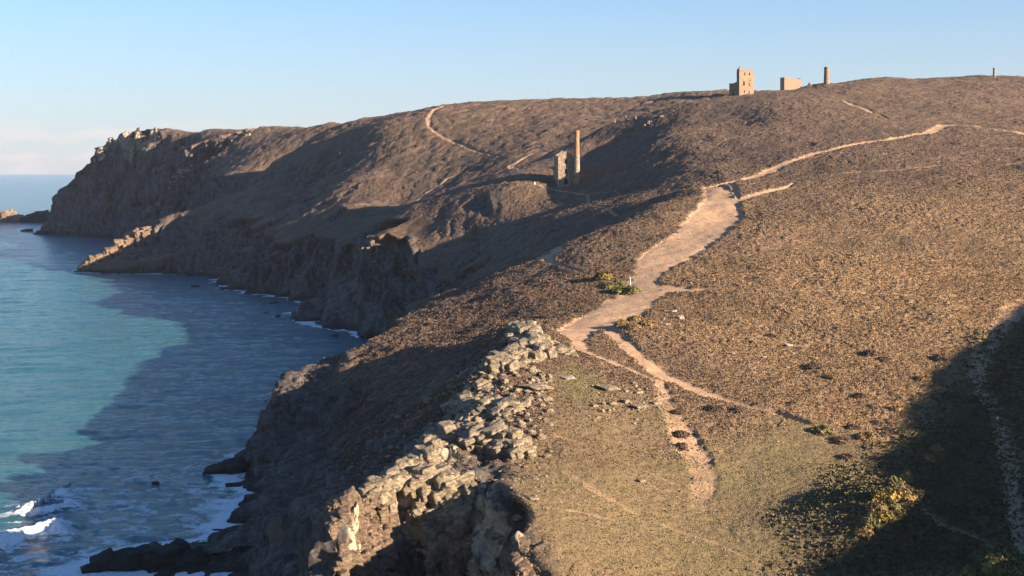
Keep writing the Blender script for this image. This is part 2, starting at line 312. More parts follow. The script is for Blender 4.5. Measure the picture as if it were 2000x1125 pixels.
# ------------------------------------------------------------------ mesh and tagging helpers
def add_mesh(name, co, faces, mats, parent=None, smooth=False, midx=None, loc=None):
    co = np.asarray(co, np.float32); me = bpy.data.meshes.new(name)
    me.vertices.add(len(co)); me.vertices.foreach_set('co', np.ascontiguousarray(co).ravel())
    if isinstance(faces, np.ndarray):
        k_ = faces.shape[1]; me.loops.add(faces.size); me.loops.foreach_set('vertex_index', np.ascontiguousarray(faces, np.int32).ravel())
        me.polygons.add(len(faces)); me.polygons.foreach_set('loop_start', (np.arange(len(faces)) * k_).astype(np.int32))
    else:
        ls = [len(f) for f in faces]; fl = [i for f in faces for i in f]
        me.loops.add(len(fl)); me.loops.foreach_set('vertex_index', fl); me.polygons.add(len(ls)); me.polygons.foreach_set('loop_start', np.concatenate([[0], np.cumsum(ls)[:-1]]).astype(np.int32))
    me.update(calc_edges=True); me.validate()
    if smooth: me.polygons.foreach_set('use_smooth', np.ones(len(me.polygons), bool))
    for m in (mats if isinstance(mats, (list, tuple)) else [mats]): me.materials.append(m)
    if midx is not None: me.polygons.foreach_set('material_index', np.asarray(midx, np.int32))
    o = bpy.data.objects.new(name, me); COL.objects.link(o)
    if parent: o.parent = parent
    if loc is not None: o.location = loc
    return o
def tag(o, label=None, cat=None, group=None, kind=None):
    if label: o['label'] = label
    if cat: o['category'] = cat
    if group: o['group'] = group
    if kind: o['kind'] = kind
    return o
def empty(name, loc, rz=0):
    o = bpy.data.objects.new(name, None); COL.objects.link(o); o.location = loc; o.rotation_euler = (0, 0, rz); return o

# ------------------------------------------------------------------ materials
class NT:
    def __init__(s, name):
        s.m = bpy.data.materials.new(name); s.m.use_nodes = True; s.t = s.m.node_tree; s.b = s.t.nodes['Principled BSDF']
        s.b.inputs['Roughness'].default_value = .9; s.b.inputs['Specular IOR Level'].default_value = .2
        s.geo = None
    def n(s, typ, **kw):
        q = s.t.nodes.new(typ)
        for a, v in kw.items(): setattr(q, a, v)
        return q
    def l(s, a, b): s.t.links.new(a, b)
    def pos(s, sc=(1, 1, 1)):
        g = s.n('ShaderNodeTexCoord'); mp = s.n('ShaderNodeMapping'); mp.inputs['Scale'].default_value = sc; s.l(g.outputs['Object'], mp.inputs['Vector']); return mp.outputs[0]
    def noise(s, scale, detail=4, rough=.55, sc=(1, 1, 1), ramp=None, dist=0):
        q = s.n('ShaderNodeTexNoise'); q.inputs['Scale'].default_value = scale; q.inputs['Detail'].default_value = detail; q.inputs['Roughness'].default_value = rough; q.inputs['Distortion'].default_value = dist
        s.l(s.pos(sc), q.inputs['Vector']); o = q.outputs['Fac']
        return s.ramp(o, *ramp) if ramp else o
    def voro(s, scale, sc=(1, 1, 1), feature='F1', out='Distance'):
        q = s.n('ShaderNodeTexVoronoi'); q.feature = feature; q.inputs['Scale'].default_value = scale; s.l(s.pos(sc), q.inputs['Vector']); return q.outputs[out]
    def ramp(s, v, a, b, c=0., d=1.):
        r = s.n('ShaderNodeMapRange'); r.clamp = True; s.l(v, r.inputs[0])
        for i, q in enumerate((a, b, c, d)): r.inputs[i + 1].default_value = q
        return r.outputs[0]
    def att(s, name):
        a = s.n('ShaderNodeAttribute'); a.attribute_name = name; return a.outputs['Fac']
    def mix(s, f, a, b):
        q = s.n('ShaderNodeMix'); q.data_type = 'RGBA'
        for i, v in ((0, f), (6, a), (7, b)):
            if isinstance(v, (int, float)): q.inputs[i].default_value = v
            elif isinstance(v, tuple): q.inputs[i].default_value = (*v, 1)
            else: s.l(v, q.inputs[i])
        return q.outputs[2]
    def mul(s, a, b, op='MULTIPLY'):
        q = s.n('ShaderNodeMath', operation=op)
        for i, v in enumerate((a, b)):
            if isinstance(v, (int, float)): q.inputs[i].default_value = v
            else: s.l(v, q.inputs[i])
        return q.outputs[0]
    def color(s, c): s.l(c, s.b.inputs['Base Color']) if not isinstance(c, tuple) else setattr(s.b.inputs['Base Color'], 'default_value', (*c, 1)); return s
    def bump(s, h, dist, strength=1.):
        q = s.n('ShaderNodeBump'); q.inputs['Distance'].default_value = dist; q.inputs['Strength'].default_value = strength; s.l(h, q.inputs['Height'])
        if s.geo: s.l(s.geo, q.inputs['Normal'])
        s.geo = q.outputs[0]; s.l(s.geo, s.b.inputs['Normal']); return s

def land_material():
    g = NT('hillside')
    heath = g.mix(g.noise(.9, 5, .65, ramp=(.3, .7)), (.055, .036, .027), (.20, .13, .08))
    heath = g.mix(g.ramp(g.att('tint'), .25, .75), g.mix(.5, heath, (.04, .028, .023)), g.mix(.4, heath, (.25, .17, .10)))
    warm = g.noise(.012, 3, .5, ramp=(.35, .65))
    heath = g.mix(g.mul(warm, .35), heath, (.125, .082, .058))
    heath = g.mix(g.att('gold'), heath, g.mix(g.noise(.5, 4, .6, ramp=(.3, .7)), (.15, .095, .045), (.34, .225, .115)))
    heath = g.mix(g.mul(g.noise(.035, 5, .6, ramp=(.55, .75)), .6), heath, (.12, .10, .045))
    heath = g.mix(g.mul(g.noise(.022, 5, .65, ramp=(.52, .66)), .55), heath, (.075, .058, .036))
    heath = g.mix(g.mul(g.noise(.05, 5, .65, ramp=(.56, .70)), .5), heath, (.062, .046, .034))
    gr = g.mix(g.noise(.6, 6, .7, ramp=(.3, .7)), (.12, .082, .042), (.26, .185, .10))
    gr = g.mix(g.ramp(g.noise(.06, 5, .6), .45, .62, 0, .7), gr, (.19, .15, .07))
    c = g.mix(g.att('grass'), heath, gr)
    c = g.mix(g.att('green'), c, g.mix(g.noise(1.1, 5, .6, ramp=(.3, .7)), (.075, .08, .03), (.19, .17, .07)))
    shr = g.mix(g.noise(.8, 6, .7, ramp=(.3, .7)), (.03, .032, .018), (.10, .095, .045))  # valley shade put into the scrub's ground colour
    c = g.mix(g.att('shadow_scrub'), c, shr)
    dark = g.mix(g.noise(.34, 8, .75, (1, 1, .2), ramp=(.38, .62)), (.022, .021, .021), (.15, .132, .115))
    dark = g.mix(g.mul(g.noise(.8, 5, .7, (1, 1, .7), ramp=(.5, .62)), .75), dark, (.035, .033, .032))
    dark = g.mix(g.mul(g.noise(.09, 4, .6, ramp=(.55, .72)), .7), dark, (.20, .125, .075))
    c = g.mix(g.att('cliff'), c, dark)
    pale = g.mix(g.noise(.8, 6, .7, ramp=(.32, .66)), (.15, .115, .075), (.55, .445, .30))
    pale = g.mix(g.mul(g.noise(.3, 5, .6, ramp=(.5, .75)), .5), pale, (.36, .31, .16))
    c = g.mix(g.ramp(g.mul(g.att('crag'), g.noise(.55, 5, .6, ramp=(.35, .55)), 'MULTIPLY'), .2, .6), c, pale)
    dirt = g.mix(g.noise(1.6, 8, .8, ramp=(.34, .66)), (.25, .15, .082), (.55, .365, .215))
    dirt = g.mix(g.mul(g.ramp(g.voro(2.2), .28, .1), .6), dirt, (.5, .42, .32))
    dirt = g.mix(g.mul(g.noise(.12, 4, .6, ramp=(.5, .7)), .5), dirt, (.34, .25, .15))
    c = g.mix(g.att('path'), c, dirt)
    wet = g.att('wet'); c = g.mix(g.mul(wet, .8), c, (.022, .021, .020))
    g.color(c)
    g.bump(g.noise(2.4, 6, .75), .35, .8)
    g.bump(g.mul(g.att('cliff'), g.voro(.5, (1, 1, .6))), .9, .7)
    return g.m
M_LAND = land_material()
def rock_material(name, lo, hi, lich, lf=.5):
    g = NT(name); c = g.mix(g.noise(.9, 7, .7, ramp=(.3, .68)), lo, hi); c = g.mix(g.mul(g.noise(.5, 5, .6, ramp=(.5, .72)), lf), c, lich)
    g.color(c); g.bump(g.noise(2.6, 7, .8), .8, 1); g.bump(g.voro(.9, (1, 1, 2.2)), .7, .8); return g.m
M_PALE = rock_material('lichened_rock', (.15, .115, .075), (.55, .445, .30), (.38, .31, .13))
M_WARM = rock_material('weathered_rock', (.12, .08, .055), (.36, .26, .17), (.30, .25, .13))
M_DARK = rock_material('sea_rock', (.025, .024, .023), (.075, .066, .058), (.05, .048, .035))
M_QUARTZ = rock_material('white_stone', (.33, .28, .22), (.66, .58, .47), (.5, .45, .33), .3)
def simple(name, c, r=.8, v=.12, sc=3.):
    g = NT(name); g.b.inputs['Roughness'].default_value = r
    g.color(g.mix(g.noise(sc, 5, .6, ramp=(.3, .7)), tuple(q * (1 - v * 2) for q in c), tuple(min(1, q * (1 + v)) for q in c))); return g.m
def masonry(name, lo, hi):
    g = NT(name); v = g.n('ShaderNodeTexVoronoi'); v.inputs['Scale'].default_value = 2.1; g.l(g.pos((1, 1, 1.6)), v.inputs['Vector'])
    sep = g.n('ShaderNodeSeparateColor'); g.l(v.outputs['Color'], sep.inputs[0])
    c = g.mix(sep.outputs[0], lo, hi); c = g.mix(g.mul(g.noise(.5, 5, .6, ramp=(.5, .7)), .5), c, tuple(q * .6 for q in lo)); g.color(c)
    g.bump(v.outputs['Distance'], .2, .8); g.bump(g.noise(4, 5, .7), .1, .6); return g.m
M_STONE = masonry('rubble_stone', (.13, .10, .07), (.40, .31, .21))
M_STONE2 = masonry('granite_stone', (.13, .086, .052), (.33, .225, .142))
M_BRICK = masonry('red_brick', (.30, .12, .06), (.48, .22, .12))

# ------------------------------------------------------------------ hillside and paths from the grid
idx = np.arange(NR * NC).reshape(NR, NC)
F = np.stack([idx[:-1, :-1], idx[:-1, 1:], idx[1:, 1:], idx[1:, :-1]], -1).reshape(-1, 4)
zf = Zd.ravel(); wet = sst(3.0, .8, Zd + 1.2 * n9)
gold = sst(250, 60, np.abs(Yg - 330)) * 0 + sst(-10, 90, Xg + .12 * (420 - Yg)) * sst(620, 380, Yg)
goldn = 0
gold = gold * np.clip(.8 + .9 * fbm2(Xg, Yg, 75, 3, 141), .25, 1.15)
ATT = dict(path=path, grass=grass * (1 - crag), green=green, shadow_scrub=shadow_scrub, cliff=np.clip(cliff, 0, 1), crag=crag * (1 - .0 * cliff), wet=wet, tint=tint, gold=gold * .8)
P3 = np.stack([Xd, Yd, Zd], -1).reshape(-1, 3)
keep = (zf[F].max(1) > -1.2) & (Yg.ravel()[F].min(1) > 1)
onpath = path.ravel()[F].mean(1) > .42
def sub_mesh(name, fm):
    f = F[fm]; used = np.zeros(NR * NC, bool); used[f.ravel()] = True; ids = np.cumsum(used) - 1
    o = add_mesh(name, P3[used], ids[f], M_LAND, smooth=True)
    for a, v in ATT.items():
        at = o.data.attributes.new(a, 'FLOAT', 'POINT'); at.data.foreach_set('value', v.ravel()[used].astype(np.float32))
    return o
tag(sub_mesh('hillside', keep & ~onpath), kind='structure')
tag(sub_mesh('footpath', keep & onpath), kind='structure')

# ------------------------------------------------------------------ sea
def sea():
    sr = np.array(steps([(150,330,.45),(330,600,.8),(600,1100,1.6),(1100,2200,4),(2200,5000,25),(5000,14000,300)]))
    _a = np.arange(-.42, .06, .0009 / RES); sc_ = np.concatenate([[-1.2, -.9, -.7, -.55, -.48], _a, [.1, .2, .4, .8, 1.2]])
    y = np.repeat(sr[:, None], len(sc_), 1); x = sc_[None] * y
    amp = sst(3000, 900, y)
    t = .28                                            # crest bearing
    a = x * math.cos(t) + y * math.sin(t); b = -x * math.sin(t) + y * math.cos(t)
    w = fbm2(x, y, 60, 2, 101) * 6
    z = .34 * vn2(a / 34, (b + w) / 9.5, 103) + .22 * vn2(a / 14, (b + w) / 4.6, 105) + .13 * vn2(a / 5 + 3, b / 2.4, 107) + .07 * vn2(x / 1.7, y / 1.3, 109)
    z = z * amp
    d = -(coast_sd((x + fbm2(x, y, 26, 3, 11) * 7).ravel()[:], (y + fbm2(x, y, 26, 3, 23) * 7).ravel())).reshape(x.shape)
    fo = sst(np.where(y > 500, 3.5, 7), 0, d + 5 * fbm2(x, y, 14, 3, 111) + 3 * vn2(x / 3, y / 3, 113)) * sst(1500, 500, y)
    fo = np.maximum(fo, .6 * sst(.25, .5, fbm2(x, y, 9, 4, 115, .65)) * sst(60, 15, d) * sst(430, 330, y))
    fo = np.maximum(fo, .6 * sst(-.02, .4, fbm2(x, y * 1.6, 3.4, 4, 117, .75)) * sst(70, 25, d) * sst(400, 330, y))
    # the breaking waves at the mouth of the cove
    br = np.zeros_like(x)
    for pl, hgt, wd in BREAKERS:
        p = [((u - 1000) / FPX * yy, yy) for u, v in pl for yy in [EYE * FPX / (v - V0)]]
        p = [(q[0], q[1]) for q in p]
        pa = np.array(p); m = (x > pa[:, 0].min() - 22) & (x < pa[:, 0].max() + 22) & (y > pa[:, 1].min() - 22) & (y < pa[:, 1].max() + 22)
        q = seg_dist(x[m], y[m], p); s_ = y[m] - np.interp(x[m], pa[:, 0][np.argsort(pa[:, 0])], pa[:, 1][np.argsort(pa[:, 0])])
        ends = sst(6, -2, q - np.abs(s_))
        back = np.exp(-(np.maximum(s_, 0) / 5.5) ** 2) * np.exp(-(np.minimum(s_, 0) / 2.2) ** 2)
        z[m] += hgt * back * ends
        nn = vn2(x[m] / 1.1, y[m] / 1.1, 121) * .9 + vn2(x[m] / 3, y[m] / 3, 123)
        f = sst(wd * 1.0, wd * .4, np.abs(s_ + wd * .25 - .4 * nn) + .5 * nn) * ends
        z[m] += .35 * f * (vn2(x[m] / .9, y[m] / .9, 125) + .6)
        fo[m] = np.maximum(fo[m], f)
    i2 = np.arange(x.size).reshape(x.shape); f = np.stack([i2[:-1, :-1], i2[:-1, 1:], i2[1:, 1:], i2[1:, :-1]], -1).reshape(-1, 4)
    dq = d.ravel()[f].max(1); f = f[dq > -14]
    o = add_mesh('sea', np.stack([x, y, z], -1).reshape(-1, 3), f, M_SEA, smooth=True)
    at = o.data.attributes.new('foam', 'FLOAT', 'POINT'); at.data.foreach_set('value', fo.ravel().astype(np.float32))
    tag(o, kind='structure')
BREAKERS = [([(-60,1075),(0,1060),(40,1052),(75,1040),(105,1030)], 1.9, 5.5), ([(60,1000),(95,980),(112,968),(128,955)], 1.4, 3.6), ([(95,1000),(118,992),(128,985)], .9, 2.8)]
def sea_material():
    g = NT('sea_water'); g.b.inputs['IOR'].default_value = 1.33; g.b.inputs['Specular IOR Level'].default_value = .5
    base = g.mix(g.noise(.02, 4, .6, (1, 2, 1), ramp=(.3, .7)), (.025, .092, .115), (.038, .125, .138))
    fm = g.ramp(g.mul(g.att('foam'), g.noise(1.3, 6, .7, ramp=(.25, .6))), .12, .5)
    g.color(g.mix(fm, base, (.78, .80, .80)))
    g.l(g.ramp(fm, 0, 1, .14, .8), g.b.inputs['Roughness'])
    g.bump(g.noise(.55, 6, .68, (.6, 1.3, 1)), 1.3, .8)
    return g.m
M_SEA = sea_material()
sea()

# ------------------------------------------------------------------ rocks
def icosphere(level):
    t = (1 + 5 ** .5) / 2
    v = [(-1,t,0),(1,t,0),(-1,-t,0),(1,-t,0),(0,-1,t),(0,1,t),(0,-1,-t),(0,1,-t),(t,0,-1),(t,0,1),(-t,0,-1),(-t,0,1)]
    f = [(0,11,5),(0,5,1),(0,1,7),(0,7,10),(0,10,11),(1,5,9),(5,11,4),(11,10,2),(10,7,6),(7,1,8),(3,9,4),(3,4,2),(3,2,6),(3,6,8),(3,8,9),(4,9,5),(2,4,11),(6,2,10),(8,6,7),(9,8,1)]
    v = [np.array(q) / np.linalg.norm(q) for q in v]
    for _ in range(level):
        c = {}; nf = []
        def mid(a, b):
            k = (min(a, b), max(a, b))
            if k not in c: m = v[a] + v[b]; c[k] = len(v); v.append(m / np.linalg.norm(m))
            return c[k]
        for a, b, d in f:
            x, y, z = mid(a, b), mid(b, d), mid(d, a); nf += [(a, x, z), (b, y, x), (d, z, y), (x, y, z)]
        f = nf
    return np.array(v), np.array(f)
ICO = {k: icosphere(k) for k in (2, 3, 4)}
def rock_shape(rng, size, level=3, joints=None, rough=.05):
    """a block bounded by joint planes: directions cut by whichever plane is nearest"""
    d, f = ICO[level]
    R = joints if joints is not None else np.linalg.qr(rng.normal(size=(3, 3)))[0]
    ns = []; hs = []
    for k in range(3):
        for sg in (1, -1):
            q = R[k] * sg + rng.normal(size=3) * .16; ns.append(q / np.linalg.norm(q)); hs.append(rng.uniform(.55, .95))
    for k in range(8):
        q = rng.normal(size=3); ns.append(q / np.linalg.norm(q)); hs.append(rng.uniform(.85, 1.2))
    dt = d @ np.array(ns).T; r = np.where(dt > .05, np.array(hs)[None] / np.maximum(dt, .05), 9).min(1); r = np.minimum(r, 1.5)
    p = d * r[:, None]
    o = rng.uniform(0, 90, 3)
    p = p + d * (rough * 1.6 * vn3(p[:, 0] * 3 + o[0], p[:, 1] * 3 + o[1], p[:, 2] * 3 + o[2], 3) + rough * vn3(p[:, 0] * 8 + o[1], p[:, 1] * 8, p[:, 2] * 8, 5))[:, None]
    return p * np.asarray(size), f
JOINT = np.linalg.qr(np.array([[.86, .42, .28], [-.45, .87, .15], [-.22, -.25, .94]]).T)[0].T
def _cubegrid(n_):
    g = np.linspace(-1, 1, n_ + 1); V = []; ix = {}; F_ = []
    def vt(p):
        k_ = tuple(np.round(p, 4))
        if k_ not in ix: ix[k_] = len(V); V.append(p)
        return ix[k_]
    for ax in range(3):
        for sg in (-1, 1):
            for i in range(n_):
                for j in range(n_):
                    q = []
                    for di, dj in ((0, 0), (1, 0), (1, 1), (0, 1)):
                        p = np.zeros(3); p[ax] = sg; p[(ax + 1) % 3] = g[i + di]; p[(ax + 2) % 3] = g[j + dj]; q.append(vt(p))
                    if sg < 0: q = q[::-1]
                    F_ += [(q[0], q[1], q[2]), (q[0], q[2], q[3])]
    return np.array(V), np.array(F_)
CUBE = _cubegrid(5)
def block_shape(rng, size, joints, rough=.05):
    """a jointed block: a skewed box with chipped edges, set along the bedding"""
    v, f = CUBE; c = rng.normal(size=(2, 2, 2, 3)) * .17; t = (v + 1) / 2
    w = np.zeros_like(v)
    for i in (0, 1):
        for j in (0, 1):
            for k_ in (0, 1):
                w += ((t[:, :1] if i else 1 - t[:, :1]) * (t[:, 1:2] if j else 1 - t[:, 1:2]) * (t[:, 2:] if k_ else 1 - t[:, 2:])) * c[i, j, k_]
    e = np.sort(np.abs(v), axis=1)[:, 1]                  # 1 along edges
    o = rng.uniform(0, 90, 3)
    p = (v + w) * (1 - .10 * sst(.8, 1, e) * rng.random(len(v)))[:, None]
    p = p * (1 + rough * 2 * vn3(v[:, 0] * 1.7 + o[0], v[:, 1] * 1.7 + o[1], v[:, 2] * 1.7 + o[2], 9))[:, None] + rng.normal(size=p.shape) * rough * .5
    a = rng.normal() * .16; R_ = joints @ np.array([[math.cos(a), -math.sin(a), 0], [math.sin(a), math.cos(a), 0], [0, 0, 1]])
    return (p * np.asarray(size) * .8) @ R_.T, f
def cluster(name, label, cat, blocks, mat, rng, level=3, group=None):
    """one outcrop: many fractured blocks of the same bedrock; blocks = (x, y, z, sx, sy, sz)"""
    V = []; T = []; k = 0
    c_ = np.array([b[:3] for b in blocks]); r_ = np.array([b[3:6] for b in blocks]).mean(1); D = np.linalg.norm(c_[:, None] - c_[None], axis=2) < .8 * (r_[:, None] + r_[None])
    comp = np.arange(len(blocks))
    for _ in range(60): comp = np.where(D, comp[None, :], 10 ** 6).min(1)
    best_ = np.bincount(comp).argmax(); blocks = [b for b, q in zip(blocks, comp) if q == best_]
    for b in blocks:
        p, f = block_shape(rng, b[3:6], JOINT.T) if rng.random() < .72 else rock_shape(rng, b[3:6], level, JOINT, .03); V.append(p + np.array(b[:3])); T.append(f + k); k += len(p)
    V = np.concatenate(V); c = V.mean(0); c[2] = V[:, 2].min()
    return tag(add_mesh(name, V - c, np.concatenate(T), mat, loc=tuple(c)), label, cat, group)
def along(pl, rng, n, smin_, smax_, spread=1., pw=1.6, flat=.8, lift=.25):
    """blocks strewn along a crest given in survey pixels (column, row, half-width px)"""
    w = np.array([hit(p[0], p[1])[:2] for p in pl]); wd = np.array([p[2] / FPX * q[1] * .5 for p, q in zip(pl, w)])
    out = []
    for _ in range(n):
        t = rng.uniform(0, len(w) - 1 - 1e-6); i = int(t); f = t - i
        c = w[i] * (1 - f) + w[i + 1] * f; r = wd[i] * (1 - f) + wd[i + 1] * f
        a = rng.normal(size=2) * r * .55 * spread; x, y = c + a
        q = smin_ + (smax_ - smin_) * rng.random() ** pw * max(.35, 1 - np.hypot(*a) / (r * 1.6))
        sx, sy, sz = q * rng.uniform(.7, 1.25), q * rng.uniform(.7, 1.25), q * rng.uniform(.6, 1.1) * flat
        out.append((x, y, place(x, y) + lift * sz, sx, sy, sz))
    return out
rng = np.random.default_rng(5)
cluster('rock_outcrop', 'tall pale crag with yellow lichen at the end of the wide path', 'rock outcrop', along([(1012,648,46),(1040,672,110),(1020,700,110),(965,728,80)], rng, 520, .45, 2.2, .85, 1.7, 1.05, .8), M_PALE, rng)
cluster('rock_outcrop', 'small rounded knot of pale rock beside the path below the lichened crag', 'rock outcrop', along([(1085,686,44),(1118,692,44)], rng, 44, .5, 1.7, .8), M_PALE, rng)
cluster('rock_outcrop', 'broken pale ledges stepping down the ridge just below the highest crag', 'rock outcrop', along([(945,758,90),(900,790,120),(950,800,150),(1000,795,110)], rng, 420, .35, 1.7, .85, 1.8, .8, .35), M_PALE, rng)
cluster('rock_outcrop', 'big blocky pale slabs standing over the grass halfway down the ridge', 'rock outcrop', along([(850,870,60),(900,860,100),(960,870,100),(1015,885,66)], rng, 300, .6, 2.4, .8, 1.4, 1.0, .7), M_PALE, rng)
cluster('rock_outcrop', 'narrow fins and blocks of pale rock along the seaward edge of the ridge', 'rock outcrop', along([(850,880,60),(800,920,90),(750,955,90),(725,995,60)], rng, 330, .45, 1.9, .9, 1.6, 1.0, .6), M_PALE, rng)
cluster('rock_outcrop', 'stacked pale cubes of rock above the shaded cliff at the foot of the ridge', 'rock outcrop', along([(820,950,100),(870,975,120),(890,1005,80)], rng, 300, .45, 1.9, .85, 1.5, 1.1, .55), M_PALE, rng)
cluster('rock_outcrop', 'brown craggy buttress nearest the camera above the sea', 'rock outcrop', along([(660,1000,60),(700,1020,100),(770,1030,90),(680,1060,80),(670,1105,50)], rng, 380, .4, 1.7, .85, 1.6, 1.1, .4), M_WARM, rng)
cluster('rock_outcrop', 'rough brown rock spur at the bottom between two dark hollows', 'rock outcrop', along([(850,1030,80),(880,1060,60),(900,1090,50),(890,1120,40)], rng, 260, .35, 1.4, .85, 1.6, 1.1, .4), M_WARM, rng)
cluster('rock_outcrop', 'jagged dark brown rock rim where the near turf breaks off at the bottom', 'rock outcrop', along([(930,1015,40),(962,1060,40),(1000,1095,40),(1050,1122,36)], rng, 130, .35, 1.1, .8), M_WARM, rng)
cluster('rock_outcrop', 'pale castellated rocks on the brow of the far headland', 'rock outcrop', along([(180,308,16),(205,285,26),(232,270,24),(250,275,20)], rng, 90, 1.4, 4.2, .7, 1.6, 1.1, .4), M_PALE, rng)
cluster('rock_outcrop', 'squarish pale rocks right of the castellated brow on the far headland', 'rock outcrop', along([(268,272,14),(290,268,16),(308,264,10)], rng, 36, 1.4, 3.4, .7), M_PALE, rng)
cluster('rock_outcrop', 'sunlit orange brown rock nose running into the sea below the far headland', 'rock outcrop', along([(165,526,16),(190,512,26),(225,490,30),(250,470,40),(290,450,36)], rng, 300, 1.3, 4.2, .8, 1.4, 1.0, .5), M_WARM, rng)
cluster('rock_outcrop', 'sunlit rock stack standing just above the orange nose', 'rock outcrop', along([(272,432,12),(285,415,16),(300,405,10)], rng, 60, 1.4, 3.8, .7), M_WARM, rng)
def strewn(label, group, blocks, mat):
    for b in blocks:
        p, f = rock_shape(rng, b[3:6], 2, JOINT, .06); tag(add_mesh('boulder', p, f, mat, loc=tuple(b[:3])), label, 'boulder', group)
strewn('small pale rock in the line near the skyline of the far headland', 'pale rocks along the top of the far headland', along([(430,295,10),(455,278,12),(490,266,10)], rng, 20, .8, 2.2, .8), M_PALE)
strewn('pale rock in the scar on the lit slope of the far headland', 'rocks of the pale scar on the far headland', along([(335,350,10),(355,338,14),(372,328,8)], rng, 24, .9, 2.4, .8), M_PALE)
strewn('brown rock in the broken rim above the dark sea cliff left of the chimney', 'rocks of the rim above the dark sea cliff', along([(660,468,10),(690,474,16),(720,480,30),(745,490,24)], rng, 36, .4, 1.6, .8), M_WARM)
strewn('pinkish rock of the old quarry on the hill above the tall chimney', 'rocks of the old quarry face', along([(1246,254,10),(1262,246,18),(1290,232,14)], rng, 28, .5, 1.5, .8), M_WARM)

# single boulders: column, row, width px, material, label
BOULDERS = [
 (1110,742,30,'q','bright white boulder in the green patch beside the lichened crag'),(1246,804,40,'p','large pale boulder lowest in the band of rocks left of the gullied trail'),
 (1222,792,24,'p','pale boulder just left of the large one in the rock band'),(1194,794,22,'p','flat pale boulder in the middle of the rock band'),(1161,796,20,'p','pale boulder at the left end of the rock band'),
 (1281,796,26,'p','pale boulder at the right end of the rock band beside the trail'),(1190,763,58,'p','long pale rock slab lying across the slope above the rock band'),(1222,768,20,'p','upright pale boulder between the long slab and the trail'),
 (1246,771,18,'p','small pale boulder nearest the trail above the rock band'),(1046,762,66,'p','long flat pale slab below the lichened crag'),(1068,780,26,'p','square pale boulder at the lower end of the flat slab'),
 (1329,622,20,'q','whitest boulder in the stony clearing right of the golden scrub'),(1301,641,18,'q','white boulder next to the golden scrub'),(1315,609,14,'q','white boulder at the top of the stony clearing'),(1296,626,9,'q','small white stone in the middle of the stony clearing'),
 (1432,699,11,'q','thin white stone alone on the heather right of the forked path'),(1491,703,14,'q','white boulder in the heather below the pair of white rocks'),(1540,677,20,'q','flat white rock, upper of the pair on the brown slope'),(1549,690,13,'q','white rock, lower of the pair on the brown slope'),
 (1537,720,9,'q','tiny white stone below the pair on the brown slope'),(1495,643,7,'q','tiny white stone highest on the brown slope right of the junction'),(1255,944,22,'p','grey boulder alone in the grass below the diagonal trail'),
 (1068,893,16,'p','small pale rock on the turf just right of the big slabs'),(1040,979,20,'p','pointed pale boulder at the edge of the lower grass'),(1011,993,20,'p','flat white stone on the grass beside the lowest slabs'),(967,1040,36,'p','pale boulder at the corner where the turf meets the shaded cliff'),
 (1009,1077,14,'p','small stone on the turf near the bottom edge'),(940,1009,14,'p','low pale stone half sunk in the turf below the stacked cubes'),(778,819,18,'p','lit boulder standing out on the shaded flank of the ridge'),(737,846,14,'p','small pale boulder lowest on the shaded flank'),
 (838,788,22,'p','pale boulder at the upper edge of the shaded flank'),(1313,991,14,'p','grey stone at the lower end of the gravel fan'),(1238,831,9,'q','little white stone left of the gullied trail'),(1297,829,10,'q','little white stone touching the gullied trail'),
 (1426,842,8,'q','tiny white stone in the turf right of the gravel fan'),(945,577,7,'q','tiny white stone on the dark heather of the seaward slope'),(1330,962,10,'p','small stone on the gravel fan'),(1435,1122,14,'p','pale stone at the bottom edge of the grass'),
]
MATS = dict(q=M_QUARTZ, p=M_PALE, d=M_DARK, w=M_WARM)
for u, v, wpx, mk, lb in BOULDERS:
    q = hit(u, v); w = wpx / FPX * q[1] * .45; p, f = rock_shape(rng, (w * rng.uniform(.9, 1.1), w * rng.uniform(.6, .9), min(w, .9) * rng.uniform(.45, .7)), 3, JOINT, .06)
    tag(add_mesh('boulder', p, f, MATS[mk], loc=(q[0], q[1], place(q[0], q[1]) + .15 * w)), lb, 'boulder')
# loose stones too many to count
def scatter_rocks(name, zones, mat, seed):
    r = np.random.default_rng(seed); d, f0 = ICO[2]; V = []; T = []; k = 0
    for pl, n_, s0, s1 in zones:
        pa = np.array(world_line(pl)); lo, hi = pa.min(0), pa.max(0); got = 0
        while got < n_:
            x, y = r.uniform(lo, hi)
            if not inside(np.array([x]), np.array([y]), pa)[0]: continue
            got += 1; s_ = s0 + (s1 - s0) * r.random() ** 3; p = d[:12] if s_ < .15 else d; ff = icof0 if s_ < .15 else f0
            p = p * (1 + .25 * r.normal(size=(len(p), 1)) * .6) * s_ * np.array([r.uniform(.8, 1.3), r.uniform(.8, 1.3), .7])
            V.append(p + (x, y, place(x, y) + .1 * s_)); T.append(ff + k); k += len(p)
    return tag(add_mesh(name, np.concatenate(V), np.concatenate(T), mat), kind='stuff')
icof0 = icosphere(0)[1]
scatter_rocks('loose_stones', [([(1290,590),(1340,600),(1345,640),(1290,650)], 60, .08, .3), ([(1140,750),(1290,750),(1300,830),(1150,830)], 160, .1, .5), ([(880,740),(1080,740),(1060,860),(860,860)], 620, .12, .85), ([(1000,740),(1080,730),(1080,900),(1020,900)], 90, .12, .7),
  ([(1280,800),(1360,850),(1400,940),(1370,1000),(1300,860)], 420, .05, .22), ([(640,900),(900,760),(900,860),(720,980)], 300, .1, .55), ([(900,930),(1060,900),(1100,990),(960,1030)], 160, .06, .35), ([(1240,470),(1400,420),(1330,540),(1250,540)], 300, .06, .25),
  ([(640,990),(900,1000),(1000,1124),(660,1124)], 380, .12, .6), ([(1080,740),(1300,1000),(1500,1100),(1100,1000)], 110, .06, .28)], M_PALE, 21)

